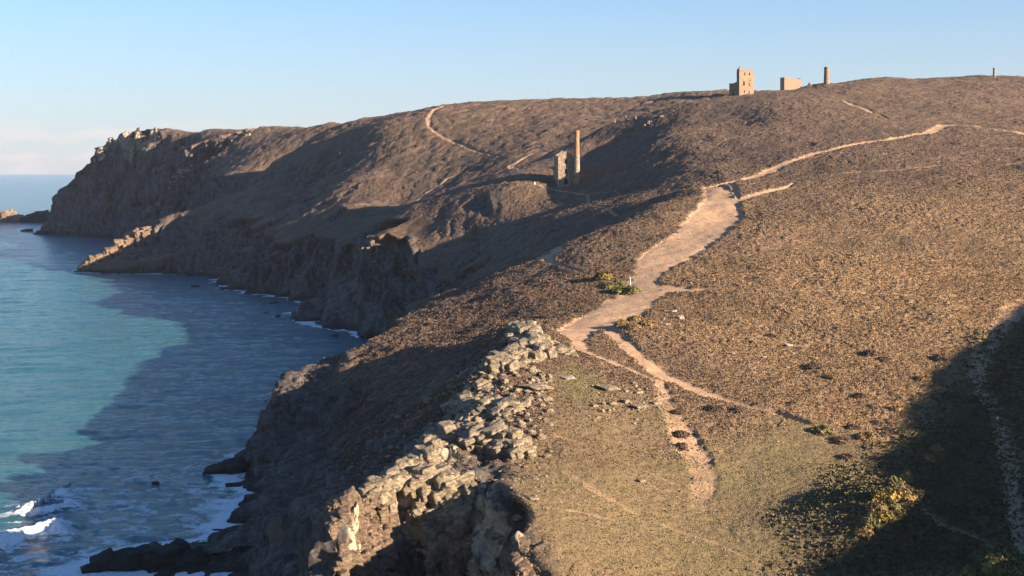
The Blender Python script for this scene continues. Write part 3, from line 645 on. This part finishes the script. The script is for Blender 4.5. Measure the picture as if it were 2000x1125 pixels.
# rocks in the sea
def sea_rock(name, label, blocks_px, mat=M_DARK, lvl=3):
    b = []
    for u, v, w, h in blocks_px:
        y = EYE * FPX / (v - V0); x = (u - 1000) / FPX * y; k_ = y / FPX
        b.append((x, y, h * k_ * .1, w * k_ * .6, w * k_ * .45, h * k_ * .85))
    return cluster(name, label, 'sea rock', b, mat, rng, lvl)
sea_rock('sea_rock', 'large dark rocks in the bottom corner of the cove', [(175,1118,40,20),(205,1112,60,34),(240,1110,60,42),(270,1108,60,46),(300,1105,50,38),(330,1108,60,46),(352,1098,46,40),(375,1112,60,40),(410,1095,50,52),(440,1075,60,56),(460,1040,50,56),(225,1130,70,40),(290,1135,80,50),(400,1135,90,60)], lvl=4)
sea_rock('sea_rock', 'long dark ledge sloping out from the near cliff into the foam', [(312,940,26,5),(335,938,34,9),(360,934,40,13),(388,930,44,15),(415,925,44,18),(440,922,40,22),(462,925,40,28),(478,915,36,34),(430,940,40,14),(455,945,36,18)], lvl=4)
sea_rock('sea_rock', 'small flat rock just left of the long ledge', [(304,944,16,4)])
sea_rock('sea_rock', 'dark rock behind the long ledge at the foot of the near cliff', [(480,889,26,8),(492,886,16,10)])
sea_rock('sea_rock', 'lone dark rock in the middle of the bay', [(379,561,12,6),(386,561,9,4)])
sea_rock('sea_rock', 'low dark rock awash at the cliff foot in the bay', [(536,593,18,6),(546,590,12,5)])
sea_rock('sea_rock', 'small rock in open water left of the cliff point', [(519,612,8,3)])
sea_rock('sea_rock', 'flat rock touching the point of the middle cliff', [(543,618,10,3)])
sea_rock('sea_rock', 'dark rock in the foam below the middle cliff', [(655,657,14,5),(664,655,10,6)])
sea_rock('sea_rock', 'low dark skerry at the tip of the middle cliff', [(452,566,14,4),(462,564,16,6)])
sea_rock('sea_rock', 'low skerry off the tip of the far headland', [(48,452,16,4),(58,452,14,6)])
sea_rock('islet', 'sunlit jagged islet beyond the far headland', [(-14,434,30,22),(-2,434,26,26),(8,434,22,22),(14,434,16,27),(21,434,12,31),(26,434,18,22),(34,434,20,20),(42,434,20,17),(48,434,14,14),(4,436,26,14),(28,436,26,12)], M_WARM, 4)['category'] = 'islet'
sea_rock('islet', 'shaded dark islet between the sunlit one and the headland', [(50,434,22,14),(60,434,26,18),(70,434,28,21),(80,434,30,22)], M_DARK, 4)['category'] = 'islet'

# ------------------------------------------------------------------ ruined mine buildings
def ragged(n_, amp, seed): return fbm2(np.arange(n_) * 1.0, np.zeros(n_), 5, 3, seed) * amp
def wall_mesh(name, parent, Wd, top, holes, mat, at, ang, thick=.7, cell=.2, seed=0, rag=.25, z0=-2.5):
    """standing masonry panel: local x along the wall, real openings cut right through; top = height as a function of x"""
    nx_ = max(2, int(round(Wd / cell))); cx_ = (np.arange(nx_) + .5) * Wd / nx_; ht = np.array([top(q) for q in cx_]) + ragged(nx_, rag, seed)
    nz_ = int(math.ceil((ht.max() - z0) / cell)); cz = z0 + (np.arange(nz_) + .5) * cell
    m = cz[None, :] < ht[:, None]
    for hx, hz, hw, hh, arch in holes:
        XX, ZZ = np.meshgrid(cx_, cz, indexing='ij'); r = (np.abs(XX - hx) < hw / 2) & (ZZ > hz) & (ZZ < hz + hh)
        if arch: r &= (ZZ < hz + hh - hw / 2) | ((XX - hx) ** 2 + (ZZ - hz - hh + hw / 2) ** 2 < (hw / 2) ** 2)
        m &= ~r
    V = {}; co = []; Fq = []
    dx = Wd / nx_
    def vt(i, k_, s_):
        key = (i, k_, s_)
        if key not in V: V[key] = len(co); co.append((i * dx, s_ * thick, z0 + k_ * cell))
        return V[key]
    for i in range(nx_):
        for k_ in range(nz_):
            if not m[i, k_]: continue
            Fq.append((vt(i, k_, 0), vt(i + 1, k_, 0), vt(i + 1, k_ + 1, 0), vt(i, k_ + 1, 0)))
            Fq.append((vt(i + 1, k_, 1), vt(i, k_, 1), vt(i, k_ + 1, 1), vt(i + 1, k_ + 1, 1)))
            if i == 0 or not m[i - 1, k_]: Fq.append((vt(i, k_, 1), vt(i, k_, 0), vt(i, k_ + 1, 0), vt(i, k_ + 1, 1)))
            if i == nx_ - 1 or not m[i + 1, k_]: Fq.append((vt(i + 1, k_, 0), vt(i + 1, k_, 1), vt(i + 1, k_ + 1, 1), vt(i + 1, k_ + 1, 0)))
            if k_ == nz_ - 1 or not m[i, k_ + 1]: Fq.append((vt(i, k_ + 1, 0), vt(i + 1, k_ + 1, 0), vt(i + 1, k_ + 1, 1), vt(i, k_ + 1, 1)))
            if k_ > 0 and not m[i, k_ - 1]: Fq.append((vt(i, k_, 1), vt(i + 1, k_, 1), vt(i + 1, k_, 0), vt(i, k_, 0)))
    o = add_mesh(name, np.array(co), np.array(Fq), mat, parent); o.location = at; o.rotation_euler = (0, 0, ang); return o
def lathe(name, prof_, mat, parent=None, seg=28, lean=(0, 0), jit=.03, seed=1, loc=None):
    r_ = np.random.default_rng(seed); co = []; n_ = len(prof_)
    for k_, (rad, z_) in enumerate(prof_):
        for j in range(seg):
            a = 2 * math.pi * j / seg; q = rad * (1 + r_.normal() * jit * .4); co.append((q * math.cos(a) + lean[0] * z_, q * math.sin(a) + lean[1] * z_, z_))
    Fq = [(k_ * seg + j, k_ * seg + (j + 1) % seg, (k_ + 1) * seg + (j + 1) % seg, (k_ + 1) * seg + j) for k_ in range(n_ - 1) for j in range(seg)]
    return add_mesh(name, np.array(co), np.array(Fq), mat, parent, smooth=True, loc=loc)
def tube_prof(r0, r1, z0, z1, cap=None, n_=14, inner=.35):
    p = [(r0 + (r1 - r0) * k_ / n_, z0 + (z1 - z0) * k_ / n_) for k_ in range(n_ + 1)]
    if cap: p[-2:] = [(r1, z1 - .62), (r1 + cap, z1 - .5), (r1 + cap, z1 - .05), (r1 + cap - .05, z1)]
    rt = p[-1][0]; return p + [(rt - inner, z1), (rt - inner - .05, z1 - 2.2)]
# engine house with the tall stack, above the cliff
g = hit(1105, 362); y0 = g[1]; px = y0 / FPX
H1 = empty('engine_house', (g[0], y0, g[2]), math.radians(9)); tag(H1, 'roofless stone engine house with a tall tapering chimney on the cliff shoulder', 'engine house')
Wd, Dp, Ev, Gb = 7.0, 8.5, 13.0, 15.4
gable = lambda q: Ev + (Gb - Ev) * (1 - abs(q - Wd / 2) / (Wd / 2))
HO = [(3.6, .3, 1.5, 2.9, True), (3.6, 5.2, 1.3, 2.0, True), (3.6, 9.6, 1.2, 1.9, True)]
wall_mesh('front_wall', H1, Wd, gable, HO, M_STONE, (-Wd / 2, 0, 0), 0, .9, .2, 1, .12)
wall_mesh('rear_wall', H1, Wd, gable, [(3.5, 4, 1.3, 2.2, True)], M_STONE, (-Wd / 2, Dp, 0), 0, .9, .2, 2, .25)
wall_mesh('side_wall', H1, Dp - .9, lambda q: Ev - .1, [(4, 6, 1.2, 2, True)], M_STONE, (-Wd / 2 + .85, .9, 0), math.pi / 2, .8, .2, 3, .2)
wall_mesh('side_wall', H1, Dp - .9, lambda q: Ev - .1, [(4, 6, 1.2, 2, True)], M_STONE, (Wd / 2 - .05, .9, 0), math.pi / 2, .8, .2, 4, .2)
wall_mesh('plinth', H1, Wd + 3.0, lambda q: .4, [], M_STONE, (-Wd / 2 - .4, -1.3, 0), 0, 1.2, .25, 5, .15, z0=-4)
st = empty('chimney', (4.55, -1.5, 0)); st.parent = H1
lathe('stone_shaft', [(1.62 - .36 * k_ / 12, -3 + k_ * (16.5 / 12)) for k_ in range(13)], M_STONE, st, lean=(.006, 0))
lathe('brick_shaft', [(1.23, 13.5), (1.22, 13.6), (1.12, 18), (1.0, 22.6), (1.06, 22.9), (1.10, 23.2), (1.10, 23.6), (1.03, 24.2), (.7, 24.2), (.66, 22.4)], M_BRICK, st, lean=(.006, 0))
# the tall house on the skyline
g = hit(1444, 189); y0 = g[1]; px = y0 / FPX
H2 = empty('engine_house', (g[0], y0, g[2]), math.radians(38)); tag(H2, 'tall square roofless engine house with six window openings on the skyline', 'engine house')
Wd, Dp, Ht = 36 * px / math.cos(math.radians(29)), 8.2, 54.5 * px
def fx(q): return (q - 300) / 235 * Wd
def fz(q): return (637 - q) / 7.143 * px
HO = [(fx(388), fz(333), 1.05, 2.0, True), (fx(464), fz(333), 1.0, 2.0, True), (fx(468), fz(408), .65, .8, True), (fx(374), fz(478), 1.35, 2.6, False), (fx(460), fz(480), 1.0, 2.0, True), (fx(380), fz(583), 1.05, 2.0, True), (fx(457), fz(590), 1.05, 2.0, True)]
wall_mesh('front_wall', H2, Wd, lambda q: Ht - (.5 if q > Wd * .55 else 0), HO, M_STONE2, (0, 0, 0), 0, .9, .18, 11, .3)
wall_mesh('rear_wall', H2, Wd, lambda q: 9.2 if q < Wd * .5 else Ht - .4 + max(0, 2.9 - abs(q - Wd * .68) * 1.7), [(3, 3, 1.2, 2.4, True)], M_STONE2, (0, Dp, 0), 0, .9, .18, 12, .15)
wall_mesh('side_wall', H2, Dp - .9, lambda q: Ht if q < 1.2 else 10.3 - .25 * q, [(4.6, 0, 1.4, 3.6, False)], M_STONE2, (.85, .9, 0), math.pi / 2, .8, .18, 13, .15)
wall_mesh('side_wall', H2, Dp - .9, lambda q: Ht - .5, [(4, 8, 1.1, 2, True)], M_STONE2, (Wd - .05, .9, 0), math.pi / 2, .8, .18, 14, .15)
# the low square house beside it
g = hit(1532, 177); y0 = g[1]; px = y0 / FPX
H3 = empty('engine_house', (g[0], y0, g[2]), math.radians(37)); tag(H3, 'low squat roofless stone house on the skyline between the tall house and the stack', 'engine house')
Wd, Dp, Ht = 42 * px / math.cos(math.radians(27)), 9.0, 26 * px
wall_mesh('front_wall', H3, Wd, lambda q: Ht - .05 * q, [(2.9, .1, 1.1, 1.9, False)], M_STONE2, (0, 0, 0), 0, .8, .18, 21, .32)
wall_mesh('rear_wall', H3, Wd, lambda q: Ht - .05 * q, [(3, 1, 1.2, 2.0, True)], M_STONE2, (0, Dp, 0), 0, .8, .18, 22, .12)
wall_mesh('side_wall', H3, Dp - .8, lambda q: Ht - .1, [(3.6, 1.2, 1.5, 2.2, False)], M_STONE2, (.75, .8, 0), math.pi / 2, .7, .18, 23, .12)
wall_mesh('side_wall', H3, Dp - .8, lambda q: Ht - .5, [], M_STONE2, (Wd - .05, .8, 0), math.pi / 2, .7, .18, 24, .15)
# gable fragment and low wall
g = on_ground(1577, 166)
G1 = empty('ruined_gable', (g[0], g[1], g[2]), math.radians(-20)); tag(G1, 'small dark broken gable with a low wall left of the skyline stack', 'ruin')
wall_mesh('gable_wall', G1, 3.6, lambda q: .5 + max(0, 2.7 - abs(q - 2.1) * 1.5), [], M_STONE, (-1.2, .5, 0), 0, .8, .18, 31, .1)
wall_mesh('low_wall', G1, 5.4, lambda q: .75, [], M_STONE2, (-3.6, -.6, 0), 0, .6, .18, 32, .2)
def stack(u, vb, vt_, w0, w1, label, mat, cap=.12):
    q = on_ground(u, vb); k_ = q[1] / FPX; h_ = q[2] * 0 + (EYE - (vt_ - V0) * k_) - q[2]
    return tag(lathe('chimney_stack', tube_prof(w0 * k_ / 2, w1 * k_ / 2, -2, h_, cap), mat, loc=(q[0], q[1], q[2])), label, 'chimney')
stack(1614.5, 167, 131, 12.2, 9.4, 'round stone chimney stack with a flared cap standing alone on the skyline', M_STONE2, .14)
stack(1942, 153.5, 132.5, 6.6, 5.0, 'short distant round chimney stack at the right end of the skyline', M_STONE, .08)
# three wedge-shaped masonry stumps
def wedge(u, v, wpx, hpx, label):
    q = hit(u, v); k_ = q[1] / FPX; h_ = hpx * k_; w = wpx * k_; r_ = np.random.default_rng(int(u)); z0 = -1.2
    co = np.array([(-.35, -.3 * w, z0), (w * .75, -.3 * w, z0), (w * .75, .6 * w, z0), (-.35, .6 * w, z0), (-.15, -.22 * w, h_ * .55), (.45, -.2 * w, h_ * .5), (.4, .5 * w, h_ * .5), (-.15, .5 * w, h_ * .55), (0, 0, h_), (.22, 0, h_ * .97), (.2, .3 * w, h_ * .95), (0, .3 * w, h_)])
    co = co + r_.normal(size=co.shape) * .05
    Fq = np.array([(0, 1, 5, 4), (1, 2, 6, 5), (2, 3, 7, 6), (3, 0, 4, 7), (4, 5, 9, 8), (5, 6, 10, 9), (6, 7, 11, 10), (7, 4, 8, 11), (8, 9, 10, 11)])
    return tag(add_mesh('masonry_stump', co, Fq, M_STONE2, loc=(q[0], q[1], q[2]), ), label, 'ruin', 'wedge shaped masonry stumps on the hillside')
wedge(1200, 240, 7, 9, 'left end stump of the row of three masonry wedges'); wedge(1222, 237, 8, 12, 'tallest middle stump of the row of three masonry wedges'); wedge(1241, 234, 6, 9, 'right end stump of the row of three masonry wedges')

# ------------------------------------------------------------------ posts and people
M_WHITE = simple('white_paint', (.78, .77, .72), .6, .05); M_WOOD = simple('grey_timber', (.22, .18, .14), .85)
def post(name, u, v, wpx, hpx, mat, label, cat, capped=True):
    q = hit(u, v); k_ = q[1] / FPX; w = wpx * k_ / 2; h_ = hpx * k_; z0 = place(q[0], q[1]) - q[2] - .5
    pr = [(-.5 + min(0, z0), 1.), (h_ * .9, .92), (h_ * .93, 1.1), (h_, .5)] if capped else [(-.5 + min(0, z0), 1.), (h_, .8)]
    return tag(lathe(name, [(w * b, a) for a, b in pr] + [(.001, h_ + .01)], mat, seg=10, loc=(q[0], q[1], q[2])), label, cat)
post('signpost', 1231, 552, 1.9, 9.5, M_WHITE, 'thin white signpost behind the dark bush at the path junction', 'signpost')
post('marker_stone', 1044, 362, 3.2, 6.5, M_WHITE, 'short white marker on the shelf left of the engine house', 'marker')
post('timber_post', 962, 242, 1.6, 10, M_WOOD, 'thin timber post alone on the middle hillside', 'post', False)
q = on_ground(802, 223); T1 = empty('signal_frame', tuple(q)); tag(T1, 'small spindly frame on the skyline at the left end of the middle hill', 'frame')
for k_ in range(3):
    a = 2.1 * k_ + .4; b0 = np.array([math.cos(a) * .9, math.sin(a) * .9, -.8]); b1 = np.array([0, 0, 2.2]); d_ = np.array([.07, 0, 0]); e_ = np.array([0, .07, 0])
    add_mesh('leg', np.array([b0 - d_, b0 + e_, b0 + d_, b1 - d_, b1 + e_, b1 + d_]), [(0, 1, 4, 3), (1, 2, 5, 4), (2, 0, 3, 5), (3, 4, 5), (2, 1, 0)], M_WOOD, T1)

def person(u, v, hpx, label):
    q = hit(u, v); root = empty('person', (q[0], q[1], place(q[0], q[1])), math.radians(170)); tag(root, label, 'person')
    s_ = 1.75
    J = dict(pel=(0, 0, .93), wst=(0, .01, 1.10), chs=(0, .02, 1.32), nck=(0, .0, 1.50), hd0=(0, -.02, 1.60), hd1=(0, -.02, 1.73), hl=(-.10, 0, .90), hr=(.10, 0, .90), kl=(-.11, -.12, .50), kr=(.11, .10, .50), al=(-.11, -.06, .09), ar=(.11, .28, .14), tl=(-.11, -.22, .04), tr=(.11, .14, .04),
             sl=(-.19, .02, 1.44), sr=(.19, .02, 1.44), el=(-.27, .10, 1.17), er=(.27, -.06, 1.17), wl=(-.24, -.10, 1.0), wr=(.24, -.24, 1.06), fl=(-.23, -.18, .95), fr=(.22, -.33, 1.08))
    Rd = dict(pel=.15, wst=.135, chs=.165, nck=.06, hd0=.095, hd1=.085, hl=.095, hr=.095, kl=.06, kr=.06, al=.042, ar=.042, tl=.035, tr=.035, sl=.07, sr=.07, el=.045, er=.045, wl=.03, wr=.03, fl=.035, fr=.035)
    E = [('pel', 'wst'), ('wst', 'chs'), ('chs', 'nck'), ('nck', 'hd0'), ('hd0', 'hd1'), ('pel', 'hl'), ('hl', 'kl'), ('kl', 'al'), ('al', 'tl'), ('pel', 'hr'), ('hr', 'kr'), ('kr', 'ar'), ('ar', 'tr'), ('chs', 'sl'), ('sl', 'el'), ('el', 'wl'), ('wl', 'fl'), ('chs', 'sr'), ('sr', 'er'), ('er', 'wr'), ('wr', 'fr')]
    def skin(name, keys, grow, mat):
        ks = [k_ for k_ in J if k_ in keys]; ix = {k_: i for i, k_ in enumerate(ks)}
        me = bpy.data.meshes.new(name); me.from_pydata([J[k_] for k_ in ks], [(ix[a], ix[b]) for a, b in E if a in ix and b in ix], [])
        o = bpy.data.objects.new(name, me); COL.objects.link(o); o.parent = root
        m = o.modifiers.new('skin', 'SKIN'); m.use_smooth_shade = True
        for i, k_ in enumerate(ks): r_ = Rd[k_] * grow; me.skin_vertices[0].data[i].radius = (r_, r_ * .85)
        me.skin_vertices[0].data[0].use_root = True
        o.modifiers.new('sub', 'SUBSURF').levels = 1; o.modifiers['sub'].render_levels = 2
        me.materials.append(mat); return o
    skin('body', set(J), 1.0, simple('skin', (.50, .30, .21), .6))
    skin('shirt', {'pel', 'wst', 'chs', 'sl', 'sr', 'el', 'er'}, 1.16, simple('white_cloth', (.72, .76, .78), .85, .05))
    skin('trousers', {'pel', 'hl', 'hr', 'kl', 'kr', 'al', 'ar'}, 1.22, simple('grey_cloth', (.16, .14, .13), .9))
    d, f = ICO[2]; h_ = d * np.array([.105, .115, .11]); h_ = h_ + np.array(J['hd1']) + (0, .015, .0); k_ = f[(h_[f][:, :, 2].mean(1) > 1.71) | (h_[f][:, :, 1].mean(1) > .03)]
    add_mesh('hair', h_, k_, simple('dark_hair', (.05, .035, .025), .7), root, smooth=True)
    return root
person(1948, 830, 20, 'person in a white shirt walking along the shaded valley path')

# ------------------------------------------------------------------ gulls over the bay
M_GULL = simple('white_feathers', (.80, .80, .78), .7, .04)
def gull(u, v, y, label):
    d, f = ICO[2]; root = empty('seagull', ((u - 1000) / FPX * y, y, EYE - (v - V0) / FPX * y), math.radians(60)); tag(root, label, 'gull', 'gulls flying low over the bay')
    add_mesh('body', d * np.array([.34, .13, .12]) + np.maximum(d[:, :1], 0) ** 3 * np.array([.14, 0, .04]), f, M_GULL, root, smooth=True)
    for sg in (1, -1):
        w = [(.12, 0, .05), (-.14, 0, .05), (-.10, .45 * sg, .24), (.16, .45 * sg, .22), (-.16, .95 * sg, .20), (.0, 1.0 * sg, .18)]
        co = np.array(w + [(a, b, c + .03) for a, b, c in w]); Fq = [(0, 1, 2, 3), (3, 2, 4, 5), (9, 8, 7, 6), (11, 10, 8, 9), (0, 3, 9, 6), (3, 5, 11, 9), (7, 8, 2, 1), (8, 10, 4, 2), (5, 4, 10, 11)]
        add_mesh('wing', co, Fq, M_GULL, root)
gull(394, 529, 900, 'white gull flying in front of the shaded spur'); gull(131, 449, 1250, 'white gull flying in front of the far headland cliff')

# ------------------------------------------------------------------ bushes
def leaf_material(name, a, b, c):
    g = NT(name); g.b.inputs['Roughness'].default_value = .7
    col = g.mix(g.noise(1.6, 4, .6, ramp=(.3, .7)), a, b); g.color(g.mix(g.mul(g.noise(.9, 3, .5, ramp=(.5, .7)), .7), col, c))
    return g.m
M_GORSE = leaf_material('gorse', (.075, .075, .025), (.20, .15, .05), (.42, .27, .035)); M_OLIVE = leaf_material('olive_scrub', (.05, .055, .02), (.17, .155, .055), (.22, .19, .07))
M_BROWN = leaf_material('brown_heather', (.045, .032, .024), (.14, .095, .065), (.11, .08, .06)); M_GOLD = leaf_material('golden_scrub', (.11, .075, .03), (.30, .20, .08), (.36, .22, .06))
BM = {}
def bush_mesh(seed, n_=900, leaf=.10):
    r = np.random.default_rng(seed); d = r.normal(size=(n_, 3)); d /= np.linalg.norm(d, axis=1)[:, None]; d[:, 2] = np.abs(d[:, 2])
    lob = 1 + .32 * vn3(d[:, 0] * 2.1 + seed, d[:, 1] * 2.1, d[:, 2] * 2.1, seed) + .18 * vn3(d[:, 0] * 5 + seed, d[:, 1] * 5, d[:, 2] * 5, seed + 1)
    c = d * (lob * (.62 + .38 * r.random(n_) ** .4))[:, None] * (1, 1, .75)
    a = r.normal(size=(n_, 3)); a /= np.linalg.norm(a, axis=1)[:, None]; b = np.cross(a, d + .3 * r.normal(size=(n_, 3))); b /= np.linalg.norm(b, axis=1)[:, None] + 1e-6
    L = leaf * r.uniform(.6, 1.5, (n_, 1)); V = np.concatenate([c - a * L, c + b * L * .7, c + a * L, c - b * L * .7]); i = np.arange(n_)
    return V, np.stack([i, i + n_, i + 2 * n_, i + 3 * n_], 1)
PROTO = {}
def bush(u, v, wpx, hk, mat, name, label, group=None, seed=0):
    q = hit(u, v); w = wpx / FPX * q[1] / 2; key = (seed % 4, mat.name)
    if key not in PROTO:
        V, f = bush_mesh(seed % 4 + 3); PROTO[key] = add_mesh(name, V, f, mat); o = PROTO[key]
    else:
        o = PROTO[key].copy(); COL.objects.link(o); o.name = name
    o.location = (q[0], q[1], place(q[0], q[1]) - .1 * w); o.scale = (w, w * .9, w * hk); o.rotation_euler = (0, 0, seed * 1.7)
    return tag(o, label, 'bush', group)
B = [(1178,546,38,1.0,M_GORSE,'gorse_bush','yellow flowering gorse bush, leftmost beside the junction'),(1207,553,32,.9,M_GORSE,'gorse_bush','yellow gorse bush in front of the white signpost'),(1190,558,36,.9,M_OLIVE,'scrub_bush','dull green bush below the yellow gorse'),(1208,566,40,.8,M_OLIVE,'scrub_bush','low green bush on the grass edge at the junction'),
 (1233,566,38,.95,M_OLIVE,'scrub_bush','rounded dark bush right of the gorse at the path edge'),(1214,642,30,.9,M_GOLD,'scrub_bush','golden bush at the left end of the scrub beside the broad path'),(1240,632,36,.9,M_GOLD,'scrub_bush','golden bush at the top of the scrub beside the broad path'),(1262,643,36,.9,M_GOLD,'scrub_bush','golden bush at the right end of the scrub beside the broad path'),(1236,650,34,.8,M_GOLD,'scrub_bush','golden bush lowest in the scrub beside the broad path'),
 (1328,851,36,.7,M_BROWN,'heather_mound','dark heather mound, upper of two islands in the gravel fan'),(1326,872,42,.7,M_BROWN,'heather_mound','dark heather mound, lower of two islands in the gravel fan'),(1322,812,34,.7,M_BROWN,'heather_mound','dark heather mound at the top of the gravel fan'),(1394,805,40,.6,M_BROWN,'heather_mound','brown heather mound between the gravel fan and the straight path'),(1438,812,36,.6,M_BROWN,'heather_mound','brown heather mound touching the straight path'),
 (1880,752,46,.9,M_OLIVE,'scrub_bush','lit bush left of the valley path near its upper bend'),(1828,890,30,1.2,M_GOLD,'scrub_bush','golden brown bush catching the sun in the shaded valley'),(1818,906,26,1.,M_GOLD,'scrub_bush','lower golden brown bush beside the sunlit one in the shaded valley'),(1605,853,44,.8,M_OLIVE,'scrub_bush','rounded green bush at the end of the straight path')]
r6 = np.random.default_rng(8)
for k_, (u, v, wp) in enumerate([(1770,952,52),(1745,962,52),(1762,982,50),(1728,985,56),(1742,1004,50),(1712,1008,54),(1728,1026,46),(1700,1032,48),(1690,1050,40),(1755,1020,36)]):
    B.append((u, v, wp, 1.0, (M_GORSE, M_OLIVE, M_GOLD)[k_ % 3], 'gorse_bush', None))
for k_, (u, v, wp) in enumerate([(1960,1095,70),(1925,1108,66),(1990,1100,60),(1950,1122,76),(1905,1124,50),(1985,1128,70)]):
    B.append((u, v, wp, 1.1, M_OLIVE, 'scrub_bush', None))
for k_, (u, v, wp) in enumerate([(1640,868,44),(1665,845,36),(1690,862,46),(1712,830,40),(1735,848,44),(1752,806,40),(1650,900,36),(1590,722,40),(1622,742,30),(1700,694,44),(1722,705,30),(1556,795,32),(1505,660,26),(1680,780,34),(1800,742,40),(1835,700,40)]):
    B.append((u, v, wp, .65, (M_BROWN, M_BROWN, M_GOLD)[k_ % 3], 'heather_mound', None))
for k_, b in enumerate(B):
    if b[6]: bush(*b, seed=k_)
    elif b[5] == 'heather_mound': bush(*b[:6], 'low dark mound of scrub on the brown slope above the shaded valley', 'scrub mounds above the shaded valley', seed=k_)
    elif b[0] < 1800: bush(*b[:6], 'gorse bush in the sunlit patch on the knoll inside the valley shadow', 'sunlit bushes on the shaded knoll', seed=k_)
    else: bush(*b[:6], 'leafy scrub bush with sunlit tips in the bottom right corner', 'bushes in the bottom right corner', seed=k_)

# ------------------------------------------------------------------ heather and coarse grass: tufts nobody could count
def tufts(name, n_, wfun, size, mat, seed, ymax=560, smin_=-.36, smax_=.36, lean=.5):
    r = np.random.default_rng(seed); ri = r.integers(np.searchsorted(rows, 190), np.searchsorted(rows, ymax), n_); ci_ = r.integers(np.searchsorted(cols, smin_), np.searchsorted(cols, smax_), n_)
    k_ = r.random(n_) < wfun[ri, ci_]; ri, ci_ = ri[k_], ci_[k_]; m_ = len(ri)
    a, b = r.random(m_), r.random(m_); y = rows[ri] + a * (rows[ri + 1] - rows[ri]); x = (cols[ci_] + b * (cols[ci_ + 1] - cols[ci_])) * y; z = Zd[ri, ci_]
    s_ = size * r.uniform(.6, 1.5, m_) * (y / 330) ** .5; V = []; T = []
    for w in range(2):
        an = r.uniform(0, 6.28, m_); dx, dy = np.cos(an) * s_ * .8, np.sin(an) * s_ * .8; lx, ly = r.normal(size=m_) * s_ * lean, r.normal(size=m_) * s_ * lean
        V.append(np.stack([np.stack([x - dx, y - dy, z - .08], 1), np.stack([x + dx, y + dy, z - .08], 1), np.stack([x + dx * .6 + lx, y + dy * .6 + ly, z + s_], 1), np.stack([x - dx * .7 + lx, y - dy * .7 + ly, z + s_ * .8], 1)], 1))
    V = np.concatenate(V).reshape(-1, 3); f = np.arange(len(V)).reshape(-1, 4)
    o = add_mesh(name, V, f, mat); at = o.data.attributes.new('shade', 'FLOAT', 'POINT'); at.data.foreach_set('value', np.tile(np.repeat(np.clip(.45 * r.random(m_) + .45 * tint[ri, ci_] + .30 * n30[ri, ci_] + .12 * n9[ri, ci_] + .05, 0, 1), 4), 2).astype(np.float32))
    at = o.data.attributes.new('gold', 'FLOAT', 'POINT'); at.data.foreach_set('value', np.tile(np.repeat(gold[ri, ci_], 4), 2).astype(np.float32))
    return tag(o, kind='stuff')
def tuft_material(name, a, b, c, d_):
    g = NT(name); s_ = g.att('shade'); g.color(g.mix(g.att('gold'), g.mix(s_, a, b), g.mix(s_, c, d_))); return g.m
M_HEATH = tuft_material('heather', (.060, .042, .031), (.215, .148, .095), (.12, .078, .042), (.37, .245, .13)); M_GRASS = tuft_material('coarse_grass', (.13, .095, .05), (.29, .21, .115), (.13, .10, .05), (.28, .21, .105))
M_SHADOW_SCRUB = tuft_material('shaded_bracken', (.045, .042, .022), (.15, .125, .06), (.045, .042, .022), (.15, .125, .06))  # bracken tufts coloured dark to go with the valley shadow
wh = veg * (1 - grass) * (1 - .8 * green) * (1 - shadow_scrub) * sst(740, 430, Yg)
tufts('heather', 900000, wh, .15, M_HEATH, 31, 740)
tufts('coarse_grass', 520000, veg * np.maximum(grass, green) * .9, .10, M_GRASS, 32, 420)
tufts('shaded_bracken', 260000, veg * shadow_scrub, .28, M_SHADOW_SCRUB, 33, 470, .10, .40)

# ------------------------------------------------------------------ sea air between here and the far headland
def haze():
    x0, x1, y0, y1, z0, z1 = -17500, 17500, -700, 14600, -14, 175
    co = [(x, y, z) for x in (x0, x1) for y in (y0, y1) for z in (z0, z1)]
    o = add_mesh('haze', np.array(co), [(0, 1, 3, 2), (4, 6, 7, 5), (0, 4, 5, 1), (2, 3, 7, 6), (0, 2, 6, 4), (1, 5, 7, 3)], None or bpy.data.materials.new('sea_air'))
    m = o.data.materials[0]; m.use_nodes = True; t = m.node_tree; t.nodes.remove(t.nodes['Principled BSDF'])
    v = t.nodes.new('ShaderNodeVolumePrincipled'); v.inputs['Color'].default_value = (.86, .91, 1, 1); v.inputs['Density'].default_value = 2.6e-5; v.inputs['Anisotropy'].default_value = .25
    t.links.new(v.outputs[0], t.nodes['Material Output'].inputs['Volume']); tag(o, kind='stuff')
haze()
